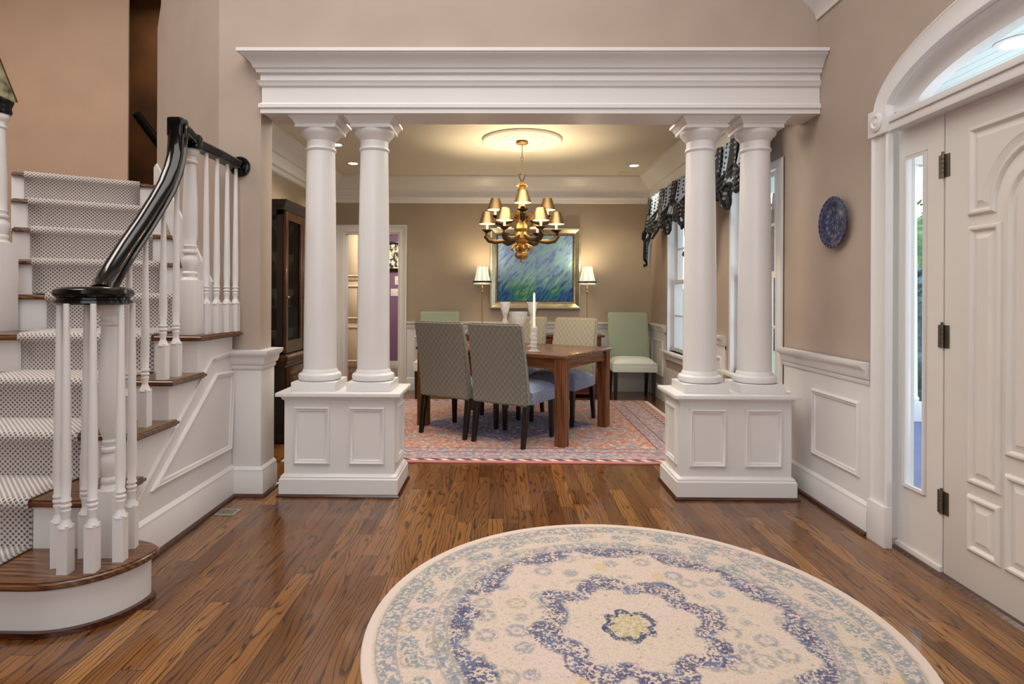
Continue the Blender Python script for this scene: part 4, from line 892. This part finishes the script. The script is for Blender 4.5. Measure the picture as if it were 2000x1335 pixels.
# ================================================================== china cabinet
t=thing('china_cabinet','tall dark glazed china cabinet against the left dining wall, behind the columns','cabinet',(-2.0,5.45,0))
hx,hy=.21,.66
m=MB(); m.box(-hx,-hy,.08,hx,hy,.66); m.box(-hx-.0,-hy-.0,0,hx+.01,hy,.08,.005); m.build('base_cabinet','cabw',t)
m=MB(); m.mould([(-hx,-hy,0),(hx,-hy,0),(hx,hy,0),(-hx,hy,0)],(0,0,1),[(0,.64),(.02,.645),(.025,.67),(.035,.69),(.035,.715),(.01,.73),(0,.73)],True); m.box(-hx,-hy,.66,hx,hy,.73); m.build('waist_moulding','cabfr',t)
m=MB(); xb=-hx
m.box(-hx,-hy+.02,.73,-hx+.015,hy-.02,1.94); m.box(-hx,-hy+.02,.73,hx-.03,-hy+.045,.80); m.box(-hx,-hy+.02,1.88,hx-.03,-hy+.045,1.94); m.box(-hx,-hy+.02,.73,-hx+.05,-hy+.045,1.94); m.box(hx-.08,-hy+.02,.73,hx-.03,-hy+.045,1.94); m.box(-hx,hy-.045,.73,hx-.03,hy-.02,1.94)
m.box(-hx,-hy+.02,1.92,hx-.03,hy-.02,1.94)
for z in (.73,1.10,1.42,1.70): m.box(-hx+.015,-hy+.045,z,hx-.05,hy-.045,z+.012)
m.build('upper_case','cabw',t)
m=MB(); m.box(-hx+.05,-hy+.03,.80,hx-.08,-hy+.034,1.88); m.build('side_pane','cabpane',t)
m=MB(); m.mould([(-hx,-hy+.02,0),(hx-.03,-hy+.02,0),(hx-.03,hy-.02,0),(-hx,hy-.02,0)],(0,0,1),[(0,1.92),(.01,1.92),(.02,1.95),(.04,1.97),(.045,2.0),(0,2.0)],True); m.box(-hx,-hy+.02,1.94,hx-.03,hy-.02,1.999); m.build('cornice','cabw',t)
for k in range(3):
    y0=-hy+.03+k*.41; m=MB(); x0,x1=hx-.03,hx-.005; y1=y0+.40
    m.box(x0,y0,.74,x1,y0+.055,1.91,.003); m.box(x0,y1-.055,.74,x1,y1,1.91,.003); m.box(x0,y0+.055,.74,x1,y1-.055,.84); m.box(x0,y0+.055,1.84,x1,y1-.055,1.91); d=m.build('glazed_door','cabfr',t)
    m=MB(); m.box(x0+.01,y0+.055,.84,x0+.013,y1-.055,1.84); m.build('pane','cabpane',d); m=MB(); m.sphere((x1+.01,y0+.03,1.2),.012,10); m.build('knob','brass',d)
    m=MB(); m.box(hx,y0,.12,hx+.015,y1,.62,.003); panel(m,YZ,(1,0,0),y0+.05,.17,y1-.05,.57,hx+.015); d=m.build('lower_door','cabfr' if k==0 else 'cabw',t); m=MB(); m.sphere((hx+.025,y0+.03,.4),.012,10); m.build('knob','brass',d)
g0=None; GP=[(0,0),(.028,0),(.03,.004),(.006,.012),(.005,.07),(.02,.085),(.032,.12),(.03,.16),(.028,.16),(.03,.12),(.016,.088),(0,.084)]
for z in (.743,1.113,1.433,1.713):
    for k in range(4):
        m_loc=(-2.0-.02+.03*(k%2),5.45-.52+k*.17,z)
        if g0 is None:
            m=MB(); m.lathe(GP,seg=12); g0=m.build('crystal_goblet','crystal'); g0.location=m_loc; tag(g0,'clear stemmed goblet on a shelf inside the dark china cabinet','goblet','goblets inside the china cabinet')
        else: dup(g0,None,None,m_loc)
# ================================================================== kitchen
t=thing('pantry_cabinet','tall cream pantry cabinet with raised panel doors seen through the doorway','cabinet',(-2.38,9.45,0))
m=MB(); m.box(-.42,-.25,.10,.42,.33,2.45); m.box(-.40,-.19,0,.40,.3,.10); m.build('carcase','cream',t)
for i,(x0,x1) in enumerate(((-.41,-.16),(-.15,.165),(.175,.41))):
    for z0_,z1_ in ((.13,.78),(.80,1.42),(1.46,2.40)):
        m=MB(); m.box(x0,-.27,z0_,x1,-.25,z1_,.003); panel(m,XZ,(0,-1,0),x0+.045,z0_+.05,x1-.045,z1_-.05,-.27,sc=1.0); m.box(x0+.085,-.276,z0_+.09,x1-.085,-.27,z1_-.09,.004); m.build('door','cream',t)
t=thing('framed_print','dark framed print of pale flowers on the purple kitchen wall','picture',(-1.72,9.78,1.87))
m=MB(); m.mould([(-.22,0,-.20),(.22,0,-.20),(.22,0,.20),(-.22,0,.20)],(0,-1,0),[(0,0),(0,.012),(.03,.02),(.045,.015),(.045,0)],True); m.build('frame','black',t)
m=MB(); m.box(-.22,-.004,-.20,.22,.0,.20); m.build('picture','print',t)
def plate_(name,label,x,z,w,h,k):
    m=MB(); m.box(x-w/2,9.79,z-h/2,x+w/2,9.80,z+h/2,.002); o=m.build(name,'white'); tag(o,label,'wall plate')
    for j in range(k): m=MB(); xx=x-w/2+w*(j+.5)/k; m.box(xx-.012,9.784,z-.02,xx+.012,9.79,z+.02,.001); m.build('switch','cream',o)
plate_('thermostat','small white thermostat above the light switches on the purple wall',-1.775,1.47,.10,.14,1); plate_('light_switch_plate','white double light switch plate on the purple wall',-1.82,1.27,.15,.12,2)
# ================================================================== valances
def valance(y0,y1,zt,label,pleats):
    t=thing('window_valance',label,'valance',(0,0,0),0,'dotted black and grey window valances')
    xw=RW-.11; m=MB(); m.tube([(xw,y0-.06,zt),(xw,y1+.06,zt)],.011,10); r=m.build('curtain_rod','black',t)
    m=MB()
    for y in (y0-.08,y1+.08): m.sphere((xw,y,zt),.024,12,(1,1.5,1))
    m.build('finial','black',r)
    m=MB()
    for y in (y0+.02,y1-.02): m.tube([(xw,y,zt),(RW,y,zt-.01)],.007,8)
    m.build('bracket','black',r)
    N=90; K=14
    def low(s):  # hanging profile: long tails at the ends, scalloped centre
        q_=abs(s-.5)*2; return .34+.20*q_**2+.10*max(0,math.cos(s*2*PI*2))+(.18 if q_>.86 else 0)
    def grid(sa,sb,lowf,amp,mat,name,xo=0,par=t,top=0.):
        m=MB(); g=[]
        n_=max(8,int((sb-sa)*N))
        for i in range(n_+1):
            s=sa+(sb-sa)*i/n_; row=[]
            L=lowf(s)
            for j in range(K+1):
                v=j/K; z=zt+.03-top-(L-top)*v; fl=.35+.65*v
                x=xw-.012-xo-amp*fl*(.5+.5*math.sin(s*pleats*2*PI)) -.05*v*v
                y=y0+(y1-y0)*s+ .012*math.cos(s*pleats*2*PI)*fl
                row.append(m.b.verts.new((x,y,z)))
            g.append(row)
        for i in range(n_):
            for j in range(K): m.face([g[i][j],g[i+1][j],g[i+1][j+1],g[i][j+1]])
        edge=[r_[-1].co.copy() for r_ in g]
        o=m.build(name,mat,par,ang=80); md=o.modifiers.new('s','SOLIDIFY'); md.thickness=.003
        return o,edge
    o,e=grid(0,1,lambda s:low(s),.05,'val','fabric_panel')
    m=MB(); m.tube([p+V((-.003,0,0)) for p in e],.017,6); m.build('black_border','valb',t)
    o,e=grid(.01,.99,lambda s:low(s)+.06,.03,'vall','lining',-.02,t,.2)
    # dark swagged jabots between
    for c_ in (.03,.36,.66,.97):
        w_=.055; a_,b2=max(0,c_-w_),min(1,c_+w_)
        o,e=grid(a_,b2,lambda s,c_=c_:.56-abs(s-c_)*2.6,.05,'vald','jabot',.022,t)
        m=MB(); m.tube([p+V((-.003,0,0)) for p in e],.013,6); m.build('jabot_border','valb',t)
    for c_ in (.18,.5,.82): # folded swags
        m=MB(); yc=y0+(y1-y0)*c_; hw=(y1-y0)*.13
        for k in range(4):
            zz=zt-.26-.045*k; m.tube([(xw-.055,yc-hw,zz+.08),(xw-.09-.005*k,yc-hw*.5,zz+.01),(xw-.10-.005*k,yc,zz-.02),(xw-.09-.005*k,yc+hw*.5,zz+.01),(xw-.055,yc+hw,zz+.08)],[.01,.018,.022,.018,.01],8)
        m.build('swag_fold','valb' if c_==.5 else 'vald',t)
valance(5.45,7.15,2.38,'black and grey dotted valance with swags over the far dining window',11)
valance(4.04,5.22,2.40,'black and grey dotted valance over the window between the two right columns',8)
# ================================================================== wall plate
m=MB(); m.lathe([(0,.010),(.06,.010),(.085,.013),(.105,.022),(.143,.030),(.146,.033),(.142,.035),(.10,.028),(.08,.018),(0,.016)],seg=60,lob=(26,.008)); o=m.build('decorative_plate',platem(.146)); o.rotation_euler=(0,R(-90),0); o.location=(RW,3.36,1.645)
tag(o,'round navy blue and white patterned plate hung on the wall beside the front door','plate')
